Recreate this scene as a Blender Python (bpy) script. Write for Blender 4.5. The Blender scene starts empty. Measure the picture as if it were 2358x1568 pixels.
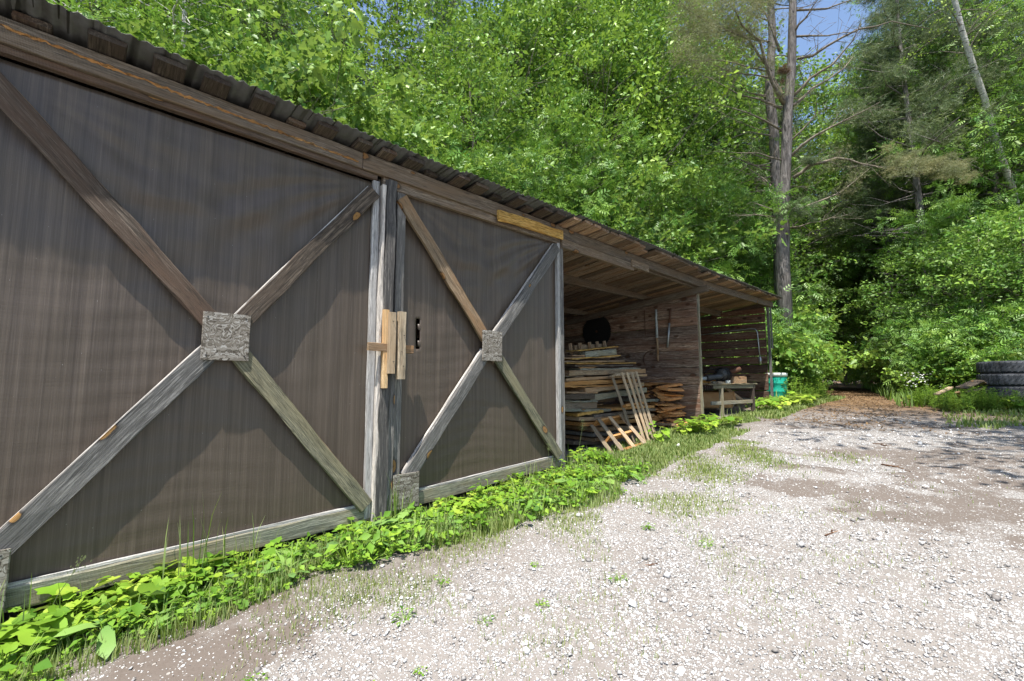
import bpy, math, random
import numpy as np
from mathutils import Vector, Matrix
R_ = math.radians
rng = np.random.default_rng(7)
random.seed(7)
SC = bpy.context.scene
COL = SC.collection

# ---------------------------------------------------------------- camera
CAM = Vector((3.7, 0, 1.5)); YAW = R_(45.9); PITCH = R_(5.09)
cd = bpy.data.cameras.new("camera"); cam = bpy.data.objects.new("camera", cd); COL.objects.link(cam)
cd.sensor_width = 36; cd.lens = 1000/2358*36; cd.clip_end = 600; cd.clip_start = 0.02
cam.location = CAM
cam.rotation_euler = (math.pi/2 + PITCH, 0, YAW)
SC.camera = cam
# ---------------------------------------------------------------- sky and sun
SUN = Vector((1.0, -1.9, 5.3)).normalized()
world = bpy.data.worlds.new("World"); SC.world = world; world.use_nodes = True
wn = world.node_tree; bgn = wn.nodes['Background']
sky = wn.nodes.new('ShaderNodeTexSky'); sky.sky_type = 'NISHITA'; sky.sun_disc = False
sky.sun_elevation = math.asin(SUN.z); sky.sun_rotation = math.atan2(SUN.x, SUN.y)
sky.air_density = 1.0; sky.dust_density = 1.0; sky.ozone_density = 1.0
wn.links.new(sky.outputs[0], bgn.inputs[0]); bgn.inputs[1].default_value = 0.14
sl = bpy.data.lights.new("sun", 'SUN'); sl.energy = 5.0; sl.angle = R_(0.5); sl.color = (1, .95, .87)
so = bpy.data.objects.new("sun", sl); COL.objects.link(so)
so.rotation_euler = SUN.to_track_quat('Z', 'Y').to_euler(); so.location = (6, -6, 20)
SC.view_settings.view_transform = 'Standard'; SC.view_settings.look = 'None'
SC.view_settings.exposure = 0.95; SC.view_settings.gamma = 1
try:
    SC.cycles.max_bounces = 7; SC.cycles.diffuse_bounces = 4; SC.cycles.transmission_bounces = 4
    SC.cycles.glossy_bounces = 2; SC.cycles.caustics_reflective = False; SC.cycles.caustics_refractive = False
    SC.cycles.use_denoising = True
except Exception: pass

# measuring helper: a pixel of the photograph (2358 px wide) and a distance give a point in the place
_fw = Vector((-math.sin(YAW)*math.cos(PITCH), math.cos(YAW)*math.cos(PITCH), math.sin(PITCH)))
_rt = Vector((math.cos(YAW), math.sin(YAW), 0)); _up = _rt.cross(_fw)
def ray(px, py): return _rt*((px-1179)/1000) + _up*((784-py)/1000) + _fw
def at(px, py, d): return CAM + ray(px, py)*d
def atx(px, py, x=0):
    r = ray(px, py); return CAM + r*((x-CAM.x)/r.x)
def aty(px, py, y):
    r = ray(px, py); return CAM + r*(y/r.y)
GY = [-60, -10, -3, 0, 2, 4.4, 7, 9, 10.5, 13.5, 20, 100]; GZ = [-.6, -.2, -.02, .12, .21, .32, .48, .62, .69, .81, .9, .9]
def G(x, y): return float(np.interp(y, GY, GZ))

# ---------------------------------------------------------------- materials
class N:
    def __init__(s, name):
        s.m = bpy.data.materials.new(name); s.m.use_nodes = True; s.t = s.m.node_tree
        s.b = s.t.nodes['Principled BSDF']; s.out = s.t.nodes['Material Output']
    def n(s, typ, **k):
        x = s.t.nodes.new('ShaderNode'+typ)
        for a, v in k.items(): setattr(x, a, v)
        return x
    def L(s, a, b): s.t.links.new(a, b)
    def attr(s, name): return s.n('Attribute', attribute_name=name)
    def map(s, vec, scale, loc=(0,0,0)):
        m = s.n('Mapping'); s.L(vec, m.inputs[0]); m.inputs['Scale'].default_value = scale; m.inputs['Location'].default_value = loc; return m.outputs[0]
    def noise(s, vec, sc, det=4, rough=.55, dist=0):
        x = s.n('TexNoise'); x.inputs['Scale'].default_value = sc; x.inputs['Detail'].default_value = det
        x.inputs['Roughness'].default_value = rough; x.inputs['Distortion'].default_value = dist
        if vec is not None: s.L(vec, x.inputs['Vector'])
        return x.outputs['Fac']
    def vor(s, vec, sc, feat='F1', out='Distance', rnd=1):
        x = s.n('TexVoronoi', feature=feat); x.inputs['Scale'].default_value = sc; x.inputs['Randomness'].default_value = rnd
        if vec is not None: s.L(vec, x.inputs['Vector'])
        return x.outputs[out]
    def ramp(s, fac, stops, interp='LINEAR'):
        x = s.n('ValToRGB'); e = x.color_ramp.elements; x.color_ramp.interpolation = interp
        while len(e) > 1: e.remove(e[-1])
        for i, (p, c) in enumerate(stops):
            if not isinstance(c, tuple): c = (c, c, c)
            q = e[0] if i == 0 else e.new(p)
            q.position = p; q.color = (*c[:3], 1)
        s.L(fac, x.inputs[0]); return x.outputs[0]
    def mix(s, fac, a, b, mode='MIX'):
        x = s.n('MixRGB', blend_type=mode)
        for i, v in ((0, fac), (1, a), (2, b)):
            if isinstance(v, (int, float)): x.inputs[i].default_value = v if i == 0 else (v, v, v, 1)
            elif isinstance(v, tuple): x.inputs[i].default_value = (*v[:3], 1)
            else: s.L(v, x.inputs[i])
        return x.outputs[0]
    def math(s, op, a, b=0.0, c=0.0):
        x = s.n('Math', operation=op)
        for i, v in ((0, a), (1, b), (2, c)):
            if isinstance(v, (int, float)): x.inputs[i].default_value = v
            else: s.L(v, x.inputs[i])
        return x.outputs[0]
    def bump(s, h, strength=.5, dist=.01):
        x = s.n('Bump'); x.inputs['Strength'].default_value = strength; x.inputs['Distance'].default_value = dist
        s.L(h, x.inputs['Height']); s.L(x.outputs[0], s.b.inputs['Normal']); return x
    def fin(s, col=None, rough=.8, spec=.3, metal=0):
        if col is not None:
            if isinstance(col, tuple): s.b.inputs['Base Color'].default_value = (*col, 1)
            else: s.L(col, s.b.inputs['Base Color'])
        if isinstance(rough, (int, float)): s.b.inputs['Roughness'].default_value = rough
        else: s.L(rough, s.b.inputs['Roughness'])
        s.b.inputs['Specular IOR Level'].default_value = spec; s.b.inputs['Metallic'].default_value = metal
        return s.m

def wood(name, dark, mid, light, knot=(.26,.13,.045), stain=None, knots=True, saw=True, rough=.85, kn=.14):
    n = N(name); bc = n.attr('bc').outputs['Vector']; br = n.attr('br').outputs['Fac']
    g1 = n.noise(n.map(bc, (3.2, 60, 60)), 1, 6, .7, 1.1)
    g2 = n.noise(n.map(bc, (13, 200, 200)), 1, 4, .7)
    big = n.noise(n.map(bc, (1.3, 7, 7)), 1, 4, .6)
    col = n.ramp(g1, [(.36, dark), (.5, mid), (.63, light)])
    col = n.mix(.7, col, n.ramp(g2, [(.38, .12), (.56, 1.0)]), 'MULTIPLY')
    col = n.mix(n.ramp(big, [(.40, 0.0), (.68, 1.0)]), col, n.mix(.5, dark, mid) if stain is None else stain)
    cr = n.math('ABSOLUTE', n.math('SUBTRACT', n.noise(n.map(bc, (1.1, 34, 34)), 1, 3, .6, .5), .5))
    col = n.mix(.8, col, n.ramp(cr, [(.0, .08), (.010, .5), (.022, 1.0)]), 'MULTIPLY')
    col = n.mix(1, col, n.ramp(br, [(0, .48), (.5, 1.0), (1, (1.6, 1.48, 1.34))]), 'MULTIPLY')
    h = n.math('ADD', n.math('MULTIPLY', g1, .7), n.math('MULTIPLY', g2, .5))
    if saw:
        w = n.n('TexWave', wave_type='BANDS', bands_direction='X'); n.L(n.map(bc, (1, .25, .25)), w.inputs[0])
        w.inputs['Scale'].default_value = 55; w.inputs['Distortion'].default_value = 2; w.inputs['Detail'].default_value = 2; w.inputs['Detail Scale'].default_value = .5
        col = n.mix(n.math('MULTIPLY', w.outputs['Fac'], .28), col, light)
        h = n.math('ADD', h, n.math('MULTIPLY', w.outputs['Fac'], .25))
    if knots:
        v = n.n('TexVoronoi', feature='F1', voronoi_dimensions='2D'); v.inputs['Scale'].default_value = 1; n.L(n.map(bc, (2.6, 4.6, 0)), v.inputs['Vector'])
        sc_ = n.n('SeparateColor'); n.L(v.outputs['Color'], sc_.inputs[0])
        kd = n.math('DIVIDE', v.outputs['Distance'], n.math('MULTIPLY_ADD', sc_.outputs[0], 1.3, .35))
        kd = n.math('ADD', kd, n.math('MULTIPLY', n.math('SUBTRACT', n.noise(n.map(bc, (20, 30, 0)), 1, 3), .5), .09))
        kd = n.math('ADD', kd, n.math('MULTIPLY', n.math('GREATER_THAN', sc_.outputs[1], kn), 1.0))
        ring = n.ramp(kd, [(.0, (.05,.018,.008)), (.03, knot), (.085, knot), (.10, (.02,.012,.008)), (.15, dark)])
        fac = n.ramp(kd, [(.0, 1.0), (.09, 1.0), (.17, 0.0)])
        col = n.mix(n.math('MULTIPLY', fac, .85), col, ring)
        h = n.math('ADD', h, n.math('MULTIPLY', fac, .5))
    n.bump(h, .8, .006)
    return n.fin(col, rough, .25)

M = {}
M['grey'] = wood('weathered_grey_wood', (.040,.039,.040), (.135,.13,.125), (.40,.385,.36), knot=(.30,.16,.045))
M['sunlit_edge'] = wood('sunlit_edge_wood', (.20,.195,.19), (.42,.41,.40), (.64,.63,.61), kn=.08)  # near-white tone paints in the sun highlight on timber edges
M['dark'] = wood('dark_weathered_wood', (.022,.019,.017), (.075,.060,.048), (.19,.155,.12), stain=(.06,.042,.032), knot=(.30,.16,.05))
M['redwood'] = wood('reddish_brown_wood', (.026,.020,.016), (.085,.066,.052), (.24,.195,.155), stain=(.085,.048,.030), knot=(.30,.16,.05))
M['char'] = wood('blackened_wood', (.020,.020,.022), (.062,.062,.064), (.19,.185,.18), knot=(.55,.30,.04))
M['beam'] = wood('brown_beam_wood', (.055,.044,.034), (.165,.135,.105), (.33,.28,.225), stain=(.15,.10,.06))
M['roofwood'] = wood('roof_board_wood', (.11,.078,.055), (.32,.24,.175), (.52,.42,.32), stain=(.28,.17,.10), saw=False)
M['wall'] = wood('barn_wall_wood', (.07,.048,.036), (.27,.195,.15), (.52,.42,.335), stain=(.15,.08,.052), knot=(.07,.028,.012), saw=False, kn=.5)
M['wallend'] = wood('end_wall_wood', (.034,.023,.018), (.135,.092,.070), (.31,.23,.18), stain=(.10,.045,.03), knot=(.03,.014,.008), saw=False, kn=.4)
M['fresh'] = wood('fresh_lumber', (.30,.20,.10), (.50,.36,.20), (.64,.50,.31), stain=(.42,.25,.11))
M['tan'] = wood('tan_lumber', (.15,.10,.062), (.30,.215,.135), (.44,.34,.23), stain=(.30,.16,.07))
M['orange'] = wood('orange_lumber', (.20,.085,.025), (.42,.21,.07), (.60,.37,.16), stain=(.40,.17,.045))
M['greenish'] = wood('lichened_lumber', (.10,.105,.085), (.20,.205,.165), (.36,.36,.31), stain=(.18,.15,.085))
M['bark'] = wood('bark_slab', (.035,.018,.010), (.12,.058,.028), (.26,.14,.065), stain=(.07,.04,.028), saw=False)
M['slab'] = wood('slab_wood', (.20,.085,.030), (.50,.26,.10), (.70,.46,.23), stain=(.42,.17,.05), saw=False)
M['yellow'] = wood('yellow_board', (.28,.15,.03), (.52,.33,.09), (.64,.46,.18), stain=(.40,.22,.06), saw=False)
M['pallet'] = wood('pallet_wood', (.16,.125,.085), (.37,.30,.21), (.54,.46,.34), stain=(.32,.22,.13))
M['mosswood'] = wood('mossy_wood', (.06,.062,.045), (.15,.15,.11), (.29,.27,.18), stain=(.20,.18,.11))

def m_cloth():
    n = N('woven_tarp'); o = n.n('TexCoord').outputs['Object']
    st = n.noise(n.map(o, (1, 30, .22)), 1, 6, .75)
    st2 = n.noise(n.map(o, (1, 130, 1.2)), 1, 4, .75)
    b = n.noise(o, .9, 3)
    col = n.ramp(st, [(.30, (.042,.029,.020)), (.5, (.072,.053,.038)), (.70, (.116,.088,.065))])
    col = n.mix(n.ramp(st2, [(.52, 0.0), (.75, .6)]), col, (.17,.135,.11))
    col = n.mix(n.ramp(b, [(.35, 0.0), (.7, .35)]), col, (.055,.044,.028))
    sp = n.vor(n.map(o, (1, 9, 4)), 3)
    col = n.mix(n.ramp(sp, [(.012, 1.0), (.03, 0.0)]), col, (.5,.5,.5))
    wv = n.noise(n.map(o, (1, 6, 75)), 1, 3, .6, .8)
    h = n.math('ADD', n.math('MULTIPLY', st2, .5), n.math('MULTIPLY', wv, .30))
    n.bump(h, .5, .006)
    return n.fin(col, .42, .5)
M['cloth'] = m_cloth()
def m_osb():
    n = N('weathered_osb'); o = n.n('TexCoord').outputs['Object']
    d = n.noise(o, 7, 3, .5)
    mp = n.n('Mapping'); n.L(o, mp.inputs[0]); mp.inputs['Scale'].default_value = (20, 20, 60); mp.inputs['Rotation'].default_value = (.6, .2, .3)
    ad = n.n('VectorMath', operation='ADD'); n.L(mp.outputs[0], ad.inputs[0]); 
    cx = n.n('CombineXYZ'); n.L(n.math('MULTIPLY', d, 40), cx.inputs[1]); n.L(n.math('MULTIPLY', d, 25), cx.inputs[2]); n.L(cx.outputs[0], ad.inputs[1])
    v = n.n('TexVoronoi', feature='F1'); v.inputs['Scale'].default_value = 1; n.L(ad.outputs[0], v.inputs['Vector'])
    c = n.n('SeparateColor'); n.L(v.outputs['Color'], c.inputs[0])
    col = n.ramp(c.outputs[0], [(0, (.07,.058,.044)), (.35, (.15,.13,.105)), (.7, (.25,.225,.19)), (1, (.38,.36,.325))])
    n.bump(n.math('ADD', c.outputs[0], v.outputs['Distance']), .35, .003)
    return n.fin(col, .8, .25)
M['osb'] = m_osb()
def m_metal(name, base, rust=(.12,.07,.04), rf=.5, metal=.0, rough=.5, sc=4):
    n = N(name); o = n.n('TexCoord').outputs['Object']
    a = n.noise(o, sc, 6, .65); b = n.noise(o, sc*9, 4, .6)
    col = n.mix(n.ramp(a, [(.45, 0.0), (.75, rf)]), base, rust)
    col = n.mix(.35, col, n.ramp(b, [(.3, .4), (.7, 1.0)]), 'MULTIPLY')
    n.bump(b, .25, .003)
    return n.fin(col, rough, .4, metal)
M['tin'] = m_metal('old_roof_tin', (.10,.10,.095), (.055,.05,.035), .8, .35, .62)
M['black'] = m_metal('black_steel', (.010,.010,.011), (.03,.02,.015), .4, .1, .75)
M['steel'] = m_metal('galvanised_steel', (.42,.44,.46), (.22,.2,.17), .35, .7, .4)
M['rust'] = m_metal('rusty_steel', (.11,.05,.028), (.04,.022,.015), .8, .2, .8, 12)
M['nail'] = m_metal('nail_steel', (.05,.05,.05), (.03,.02,.01), .5, .5, .5, 40)
M['grime'] = m_metal('greasy_machine', (.07,.072,.072), (.02,.018,.016), .9, .3, .5, 14)
M['pale'] = m_metal('flaking_pale_paint', (.40,.44,.44), (.10,.10,.09), .9, .0, .6, 22)
M['drum'] = m_metal('green_plastic', (.008,.34,.24), (.01,.28,.20), .5, 0, .42, 3)
M['drumtop'] = m_metal('pale_drum_ring', (.66,.70,.68), (.4,.42,.38), .5, 0, .45, 8)
M['bluedrum'] = m_metal('blue_paint', (.02,.05,.18), (.02,.02,.05), .5, 0, .6, 8)
def m_card():
    n = N('cardboard'); o = n.n('TexCoord').outputs['Object']
    a = n.noise(o, 3, 4); col = n.ramp(a, [(.3, (.26,.145,.065)), (.7, (.40,.25,.125))])
    n.bump(n.noise(o, 14, 4), .3, .01); return n.fin(col, .85, .2)
M['card'] = m_card()
def m_tyre():
    n = N('tyre_rubber'); o = n.n('TexCoord').outputs['Object']
    a = n.noise(o, 6, 5, .6); col = n.ramp(a, [(.35, (.018,.020,.024)), (.6, (.050,.056,.066)), (.78, (.12,.125,.135))])
    n.bump(n.noise(o, 45, 3), .3, .004); return n.fin(col, .7, .35)
M['tyre'] = m_tyre()
def m_bark(name, a, b, c, sc=(9, 9, 1.6), birch=False):
    n = N(name); o = n.n('TexCoord').outputs['Object']
    g = n.noise(n.map(o, sc), 1.6, 6, .65, .8); big = n.noise(o, .7, 3)
    col = n.ramp(g, [(.32, a), (.5, b), (.7, c)])
    if birch:
        g2 = n.noise(n.map(o, (3, 3, 22)), 1, 4, .6)
        col = n.mix(n.ramp(g2, [(.56, 0.0), (.62, 1.0)]), col, (.03,.025,.02))
    else:
        col = n.mix(n.ramp(big, [(.45, 0.0), (.7, .5)]), col, n.mix(.5, a, b))
    n.bump(g, .9, .03); return n.fin(col, .9, .15)
M['pinebark'] = m_bark('pine_bark', (.05,.045,.043), (.155,.14,.132), (.32,.295,.28))
M['redbark'] = m_bark('red_pine_bark', (.055,.035,.028), (.18,.115,.088), (.33,.235,.185))
M['greybark'] = m_bark('maple_bark', (.06,.055,.045), (.19,.17,.14), (.36,.33,.28))
M['birch'] = m_bark('birch_bark', (.32,.31,.28), (.52,.50,.46), (.68,.66,.62), (5,5,5), True)
M['deadwood'] = m_bark('dead_branch', (.10,.085,.065), (.20,.17,.135), (.33,.29,.24))

def m_leaf(name, a, b, c, trans=.25, rough=.5, spec=.35, pale=.35):
    n = N(name); lv = n.attr('lv').outputs['Fac']
    oi = n.n('ObjectInfo').outputs['Random']
    f = n.math('ADD', n.math('MULTIPLY', lv, .72), n.math('MULTIPLY', oi, .28))
    col = n.ramp(f, [(0.05, a), (.5, b), (.88, c)])
    nz = n.noise(n.n('TexCoord').outputs['Object'], 1.3, 3, .6)
    col = n.mix(n.ramp(nz, [(.35, .0), (.7, .45)]), col, c)
    bf = n.n('NewGeometry').outputs['Backfacing']
    col = n.mix(n.math('MULTIPLY', bf, pale), col, tuple(.42*q+.16 for q in c))
    n.fin(col, rough, spec)
    tr = n.n('BsdfTranslucent'); n.L(n.mix(.5, col, n.mix(.0, c, c)), tr.inputs[0])
    mx = n.n('MixShader'); mx.inputs[0].default_value = trans
    n.L(n.b.outputs[0], mx.inputs[1]); n.L(tr.outputs[0], mx.inputs[2]); n.L(mx.outputs[0], n.out.inputs[0])
    return n.m
M['maple'] = m_leaf('maple_leaf', (.024,.092,.018), (.115,.275,.034), (.36,.50,.07), .28, .45, .3, .22)
M['ash'] = m_leaf('ash_leaf', (.020,.092,.020), (.095,.260,.040), (.30,.48,.07), .26, .42, .32, .25)
M['tall'] = m_leaf('forest_leaf', (.020,.085,.013), (.095,.245,.026), (.32,.48,.05), .26, .45, .3, .22)
M['deep'] = m_leaf('shade_leaf', (.020,.085,.016), (.090,.230,.028), (.26,.42,.05), .28)
M['needle'] = m_leaf('pine_needles', (.030,.075,.030), (.085,.150,.055), (.20,.25,.09), .25, .5)
M['needlepale'] = m_leaf('pale_pine_needles', (.085,.13,.05), (.18,.22,.085), (.33,.31,.13), .25, .5)
M['weed'] = m_leaf('weed_leaf', (.030,.11,.012), (.11,.25,.022), (.27,.42,.04), .3, .6, .3)
M['colt'] = m_leaf('broad_weed_leaf', (.045,.15,.014), (.16,.32,.020), (.38,.48,.06), .3, .62, .25)
M['grass'] = m_leaf('grass_blade', (.05,.14,.015), (.14,.27,.025), (.32,.37,.09), .3, .6, .3)
M['litter'] = m_leaf('dead_leaf', (.06,.035,.018), (.15,.09,.045), (.28,.19,.10), .1, .8, .2)
M['flower'] = m_leaf('white_petal', (.6,.6,.58), (.7,.7,.68), (.8,.8,.75), .2)

# ---------------------------------------------------------------- mesh collector
class MB:
    def __init__(s): s.v = []; s.f = []; s.bc = []; s.br = []; s.k = 0
    def add(s, V, F, BC=None, br=None):
        V = np.asarray(V, float).reshape(-1, 3); o = s.k
        s.v.append(V); s.f += [tuple(i+o for i in q) for q in F]; s.k += len(V)
        s.bc.append(V if BC is None else np.asarray(BC, float)); s.br.append(np.full(len(V), random.random() if br is None else br))
        return s
    def board(s, p0, p1, w, t, face=(1,0,0), br=None, seg=None, wob=.0015, taper=None, bow=0, ch=.004):
        """plank from p0 to p1 (centre line), t thick along `face`, w wide across it"""
        p0 = Vector(p0); p1 = Vector(p1); d = (p1-p0); L = d.length; d.normalize()
        fx = Vector(face); fx = (fx - d*fx.dot(d)).normalized(); wd = fx.cross(d)
        n = seg or max(2, min(14, int(L/.25)+1)); c = min(ch, t*.3, w*.15)
        prof = [(-w/2, -t/2+c), (-w/2+c, -t/2), (w/2-c, -t/2), (w/2, -t/2+c), (w/2, t/2-c), (w/2-c, t/2), (-w/2+c, t/2), (-w/2, t/2-c)]
        V = []; BC = []; off = np.array([random.uniform(0, 60) for _ in range(3)])
        for i in range(n+1):
            u = i/n; k = 1 if taper is None else (1-u) + u*taper
            sh = Vector((random.gauss(0, 1), random.gauss(0, 1), 0))*wob*.55
            for a, b in prof:
                a2 = a*k + random.gauss(0, wob) + sh.x; b2 = b + random.gauss(0, wob*.6) + sh.y*.5 + bow*4*u*(1-u)
                V.append(p0 + d*(u*L) + wd*a2 + fx*b2); BC.append((u*L+off[0], a+off[1], b+off[2]))
        F = []
        for i in range(n):
            for j in range(8):
                a = i*8+j; b = i*8+(j+1) % 8; F.append((a, b, b+8, a+8))
        F.append(tuple(range(7, -1, -1))); F.append(tuple(n*8+j for j in range(8)))
        return s.add([tuple(x) for x in V], F, BC, br)
    def box(s, lo, hi, **k):
        lo = Vector(lo); hi = Vector(hi); c = (lo+hi)/2; d = hi-lo; ax = max(range(3), key=lambda i: d[i])
        a = c.copy(); b = c.copy(); a[ax] = lo[ax]; b[ax] = hi[ax]
        o = [i for i in range(3) if i != ax]; face = [0,0,0]; face[o[0]] = 1
        return s.board(a, b, d[o[1]], d[o[0]], tuple(face), **k)
    def tube(s, pts, rad, n=8, cap=True, br=None, jit=0):
        pts = [Vector(p) for p in pts]; m = len(pts)
        if not hasattr(rad, '__len__'): rad = [rad]*m
        V = []; BC = []; ref = None; l = 0; off = random.uniform(0, 50)
        for i, p in enumerate(pts):
            t = (pts[min(i+1, m-1)] - pts[max(i-1, 0)]).normalized()
            if ref is None:
                ref = t.orthogonal().normalized()
            ref = (ref - t*ref.dot(t)).normalized(); b = t.cross(ref)
            if i: l += (p-pts[i-1]).length
            for j in range(n):
                a = 2*math.pi*j/n; r = rad[i]*(1+random.uniform(-jit, jit))
                V.append(p + (ref*math.cos(a)+b*math.sin(a))*r); BC.append((l+off, rad[i]*math.cos(a)*2, rad[i]*math.sin(a)*2))
        F = []
        for i in range(m-1):
            for j in range(n):
                a = i*n+j; b2 = i*n+(j+1) % n; F.append((a, b2, b2+n, a+n))
        if cap: F.append(tuple(range(n-1, -1, -1))); F.append(tuple((m-1)*n+j for j in range(n)))
        return s.add([tuple(x) for x in V], F, BC, br)
    def build(s, name, mat, parent=None, smooth=False, origin=None):
        me = bpy.data.meshes.new(name)
        V = np.concatenate(s.v); o = bpy.data.objects.new(name, me); COL.objects.link(o)
        if parent is not None:
            O = wloc(parent); o.parent = parent
            if origin is not None: o.location = Vector(origin)-O; O = Vector(origin)
        else:
            O = Vector(origin) if origin is not None else Vector((V[:,0].mean(), V[:,1].mean(), V[:,2].min())); o.location = O
        me.from_pydata((V-np.array(O)).tolist(), [], s.f)
        a = me.attributes.new('bc', 'FLOAT_VECTOR', 'POINT'); a.data.foreach_set('vector', np.concatenate(s.bc).astype(np.float32).ravel())
        a = me.attributes.new('br', 'FLOAT', 'POINT'); a.data.foreach_set('value', np.concatenate(s.br).astype(np.float32))
        if smooth: me.polygons.foreach_set('use_smooth', [True]*len(me.polygons))
        me.materials.append(M[mat] if isinstance(mat, str) else mat); me.update()
        return o
def wloc(o):
    L = Vector(o.location)
    while o.parent: o = o.parent; L += Vector(o.location)
    return L
def tag(o, label=None, cat=None, group=None, kind=None):
    if label: o['label'] = label
    if cat: o['category'] = cat
    if group: o['group'] = group
    if kind: o['kind'] = kind
    return o
def thing(name, label, cat, loc=(0,0,0), group=None, rz=0):
    o = bpy.data.objects.new(name, None); COL.objects.link(o); o.location = loc; o.rotation_euler = (0,0,rz); o.empty_display_size = .2
    return tag(o, label, cat, group)
def fastmesh(name, V, loops, counts, lv=None, mat=None):
    """V (n,3); loops flat vertex ids; counts per-face vertex number"""
    me = bpy.data.meshes.new(name); me.vertices.add(len(V)); me.vertices.foreach_set('co', np.asarray(V, np.float32).ravel())
    me.loops.add(len(loops)); me.loops.foreach_set('vertex_index', np.asarray(loops, np.int32))
    me.polygons.add(len(counts)); st = np.concatenate([[0], np.cumsum(counts)[:-1]]).astype(np.int32)
    me.polygons.foreach_set('loop_start', st)
    me.update(calc_edges=True)
    if lv is not None:
        a = me.attributes.new('lv', 'FLOAT', 'FACE'); a.data.foreach_set('value', np.asarray(lv, np.float32))
    if mat: me.materials.append(M[mat])
    return me
def scatter(tv, tf, P, S, X, Z):
    """copies of a template (tv verts, tf faces): positions P, sizes S, x-axes X, up-axes Z -> V, loops, counts, index of copy per face"""
    n = len(P); tv = np.asarray(tv, float); k = len(tv)
    X = X/np.linalg.norm(X, axis=1, keepdims=True)
    Y = np.cross(Z, X); Y /= np.linalg.norm(Y, axis=1, keepdims=True)+1e-9; Z2 = np.cross(X, Y)
    S = np.asarray(S, float); S = S.reshape(n, -1)
    if S.shape[1] == 1: S = np.repeat(S, 3, 1)
    V = P[:, None, :] + tv[None, :, 0, None]*S[:, None, 0, None]*X[:, None, :] + tv[None, :, 1, None]*S[:, None, 1, None]*Y[:, None, :] + tv[None, :, 2, None]*S[:, None, 2, None]*Z2[:, None, :]
    fl = np.concatenate([np.array(f) for f in tf]); fc = np.array([len(f) for f in tf])
    loops = (np.arange(n)[:, None]*k + fl[None, :]).ravel(); counts = np.tile(fc, n); idx = np.repeat(np.arange(n), len(tf))
    return V.reshape(-1, 3), loops, counts, idx
class Acc:
    def __init__(s): s.V = []; s.L = []; s.C = []; s.lv = []; s.k = 0
    def add(s, tv, tf, P, S, X, Z, lv):
        V, L, C, I = scatter(tv, tf, P, S, X, Z); s.V.append(V); s.L.append(L+s.k); s.C.append(C); s.lv.append(np.asarray(lv)[I]); s.k += len(V)
    def mesh(s, name, mat): return fastmesh(name, np.concatenate(s.V), np.concatenate(s.L), np.concatenate(s.C), np.concatenate(s.lv), mat)

T_MAPLE = ([(0,0,0),(.04,.30,.05),(.22,.28,.03),(.38,.52,.10),(.50,.22,.03),(.78,.20,.0),(1,0,-.12),
            (.04,-.30,.05),(.22,-.28,.03),(.38,-.52,.10),(.50,-.22,.03),(.78,-.20,.0)], [(0,6,5,4,3,2,1),(0,7,8,9,10,11,6)])
T_LEAF = ([(0,0,0),(.45,.30,.08),(1,0,-.08),(.45,-.30,.08)], [(0,2,1),(0,3,2)])
_a = []; _fa = []
for i, (bx, sd) in enumerate([(.15,1),(.15,-1),(.42,1),(.42,-1),(.68,1),(.68,-1),(.85,0)]):
    o = len(_a); dx, dy = (.28, .36*sd) if sd else (.42, 0)
    px_, py_ = (-dy, dx); q = .17
    for (t, w) in ((0,0),(.45,q),(1,0),(.45,-q)): _a.append((bx+dx*t+px_*w*.9, dy*t+py_*w*.9, .03-.10*t*t+(.02 if w else 0)))
    _fa += [(o,o+1,o+2,o+3)]
T_ASH = (_a, _fa)
_a = []; _fa = []
for i in range(10):
    th = i*.628+.2; e = .35+.5*((i*7) % 5)/5; d = Vector((math.cos(th)*math.cos(e), math.sin(th)*math.cos(e), math.sin(e))); sd = d.orthogonal().normalized()*.03
    o = len(_a); _a += [tuple(-sd), tuple(sd), tuple(d)]; _fa += [(o,o+1,o+2)]
T_TUFT = (_a, _fa)
def unit(n, up=0.0):
    v = rng.normal(size=(n, 3)); v[:, 2] += up; return v/np.linalg.norm(v, axis=1, keepdims=True)
# ---------------------------------------------------------------- ground: one sheet, finer near the camera
def axis(lo, hi, a, b, fine, grow=1.25):
    v = list(np.arange(a, b+1e-6, fine)); s = fine
    while v[-1] < hi: s *= grow; v.append(min(hi, v[-1]+s))
    s = fine
    while v[0] > lo: s *= grow; v.insert(0, max(lo, v[0]-s))
    return np.array(v)
gx = axis(-120, 120, -6, 9, .07); gyv = axis(-80, 150, -2.5, 15, .07)
def lump(x, y):
    return (.022*np.sin(x*1.7+y*.9)*np.sin(y*1.3-x*.4) + .010*np.sin(x*4.1+1)*np.sin(y*3.7+2) + .012*np.sin(x*2.9-y*2.2+.5))
def Gn(x, y):
    z = np.interp(y, GY, GZ) + lump(x, y)*np.clip((x+.2)/1.0, .15, 1)*np.clip((16-y)/6, .3, 1)
    # raked spoil and ruts in the drive
    z = z + .05*np.exp(-(((x-2.5)/.7)**2+((y-6.1)/.35)**2)) + .04*np.exp(-(((x-3.3)/.5)**2+((y-5.7)/.3)**2))
    return z
XX, YY = np.meshgrid(gx, gyv); ZZ = Gn(XX, YY)
near = (XX > -1) & (XX < 8) & (YY > -3) & (YY < 15)
ZZ = ZZ + np.where(near, rng.normal(size=ZZ.shape)*.004, 0)
nx = len(gx); ny = len(gyv); V = np.stack([XX, YY, ZZ], -1).reshape(-1, 3)
ii = (np.arange(ny-1)[:, None]*nx + np.arange(nx-1)[None, :]).ravel()
loops = np.stack([ii, ii+1, ii+nx+1, ii+nx], -1).ravel()
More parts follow.
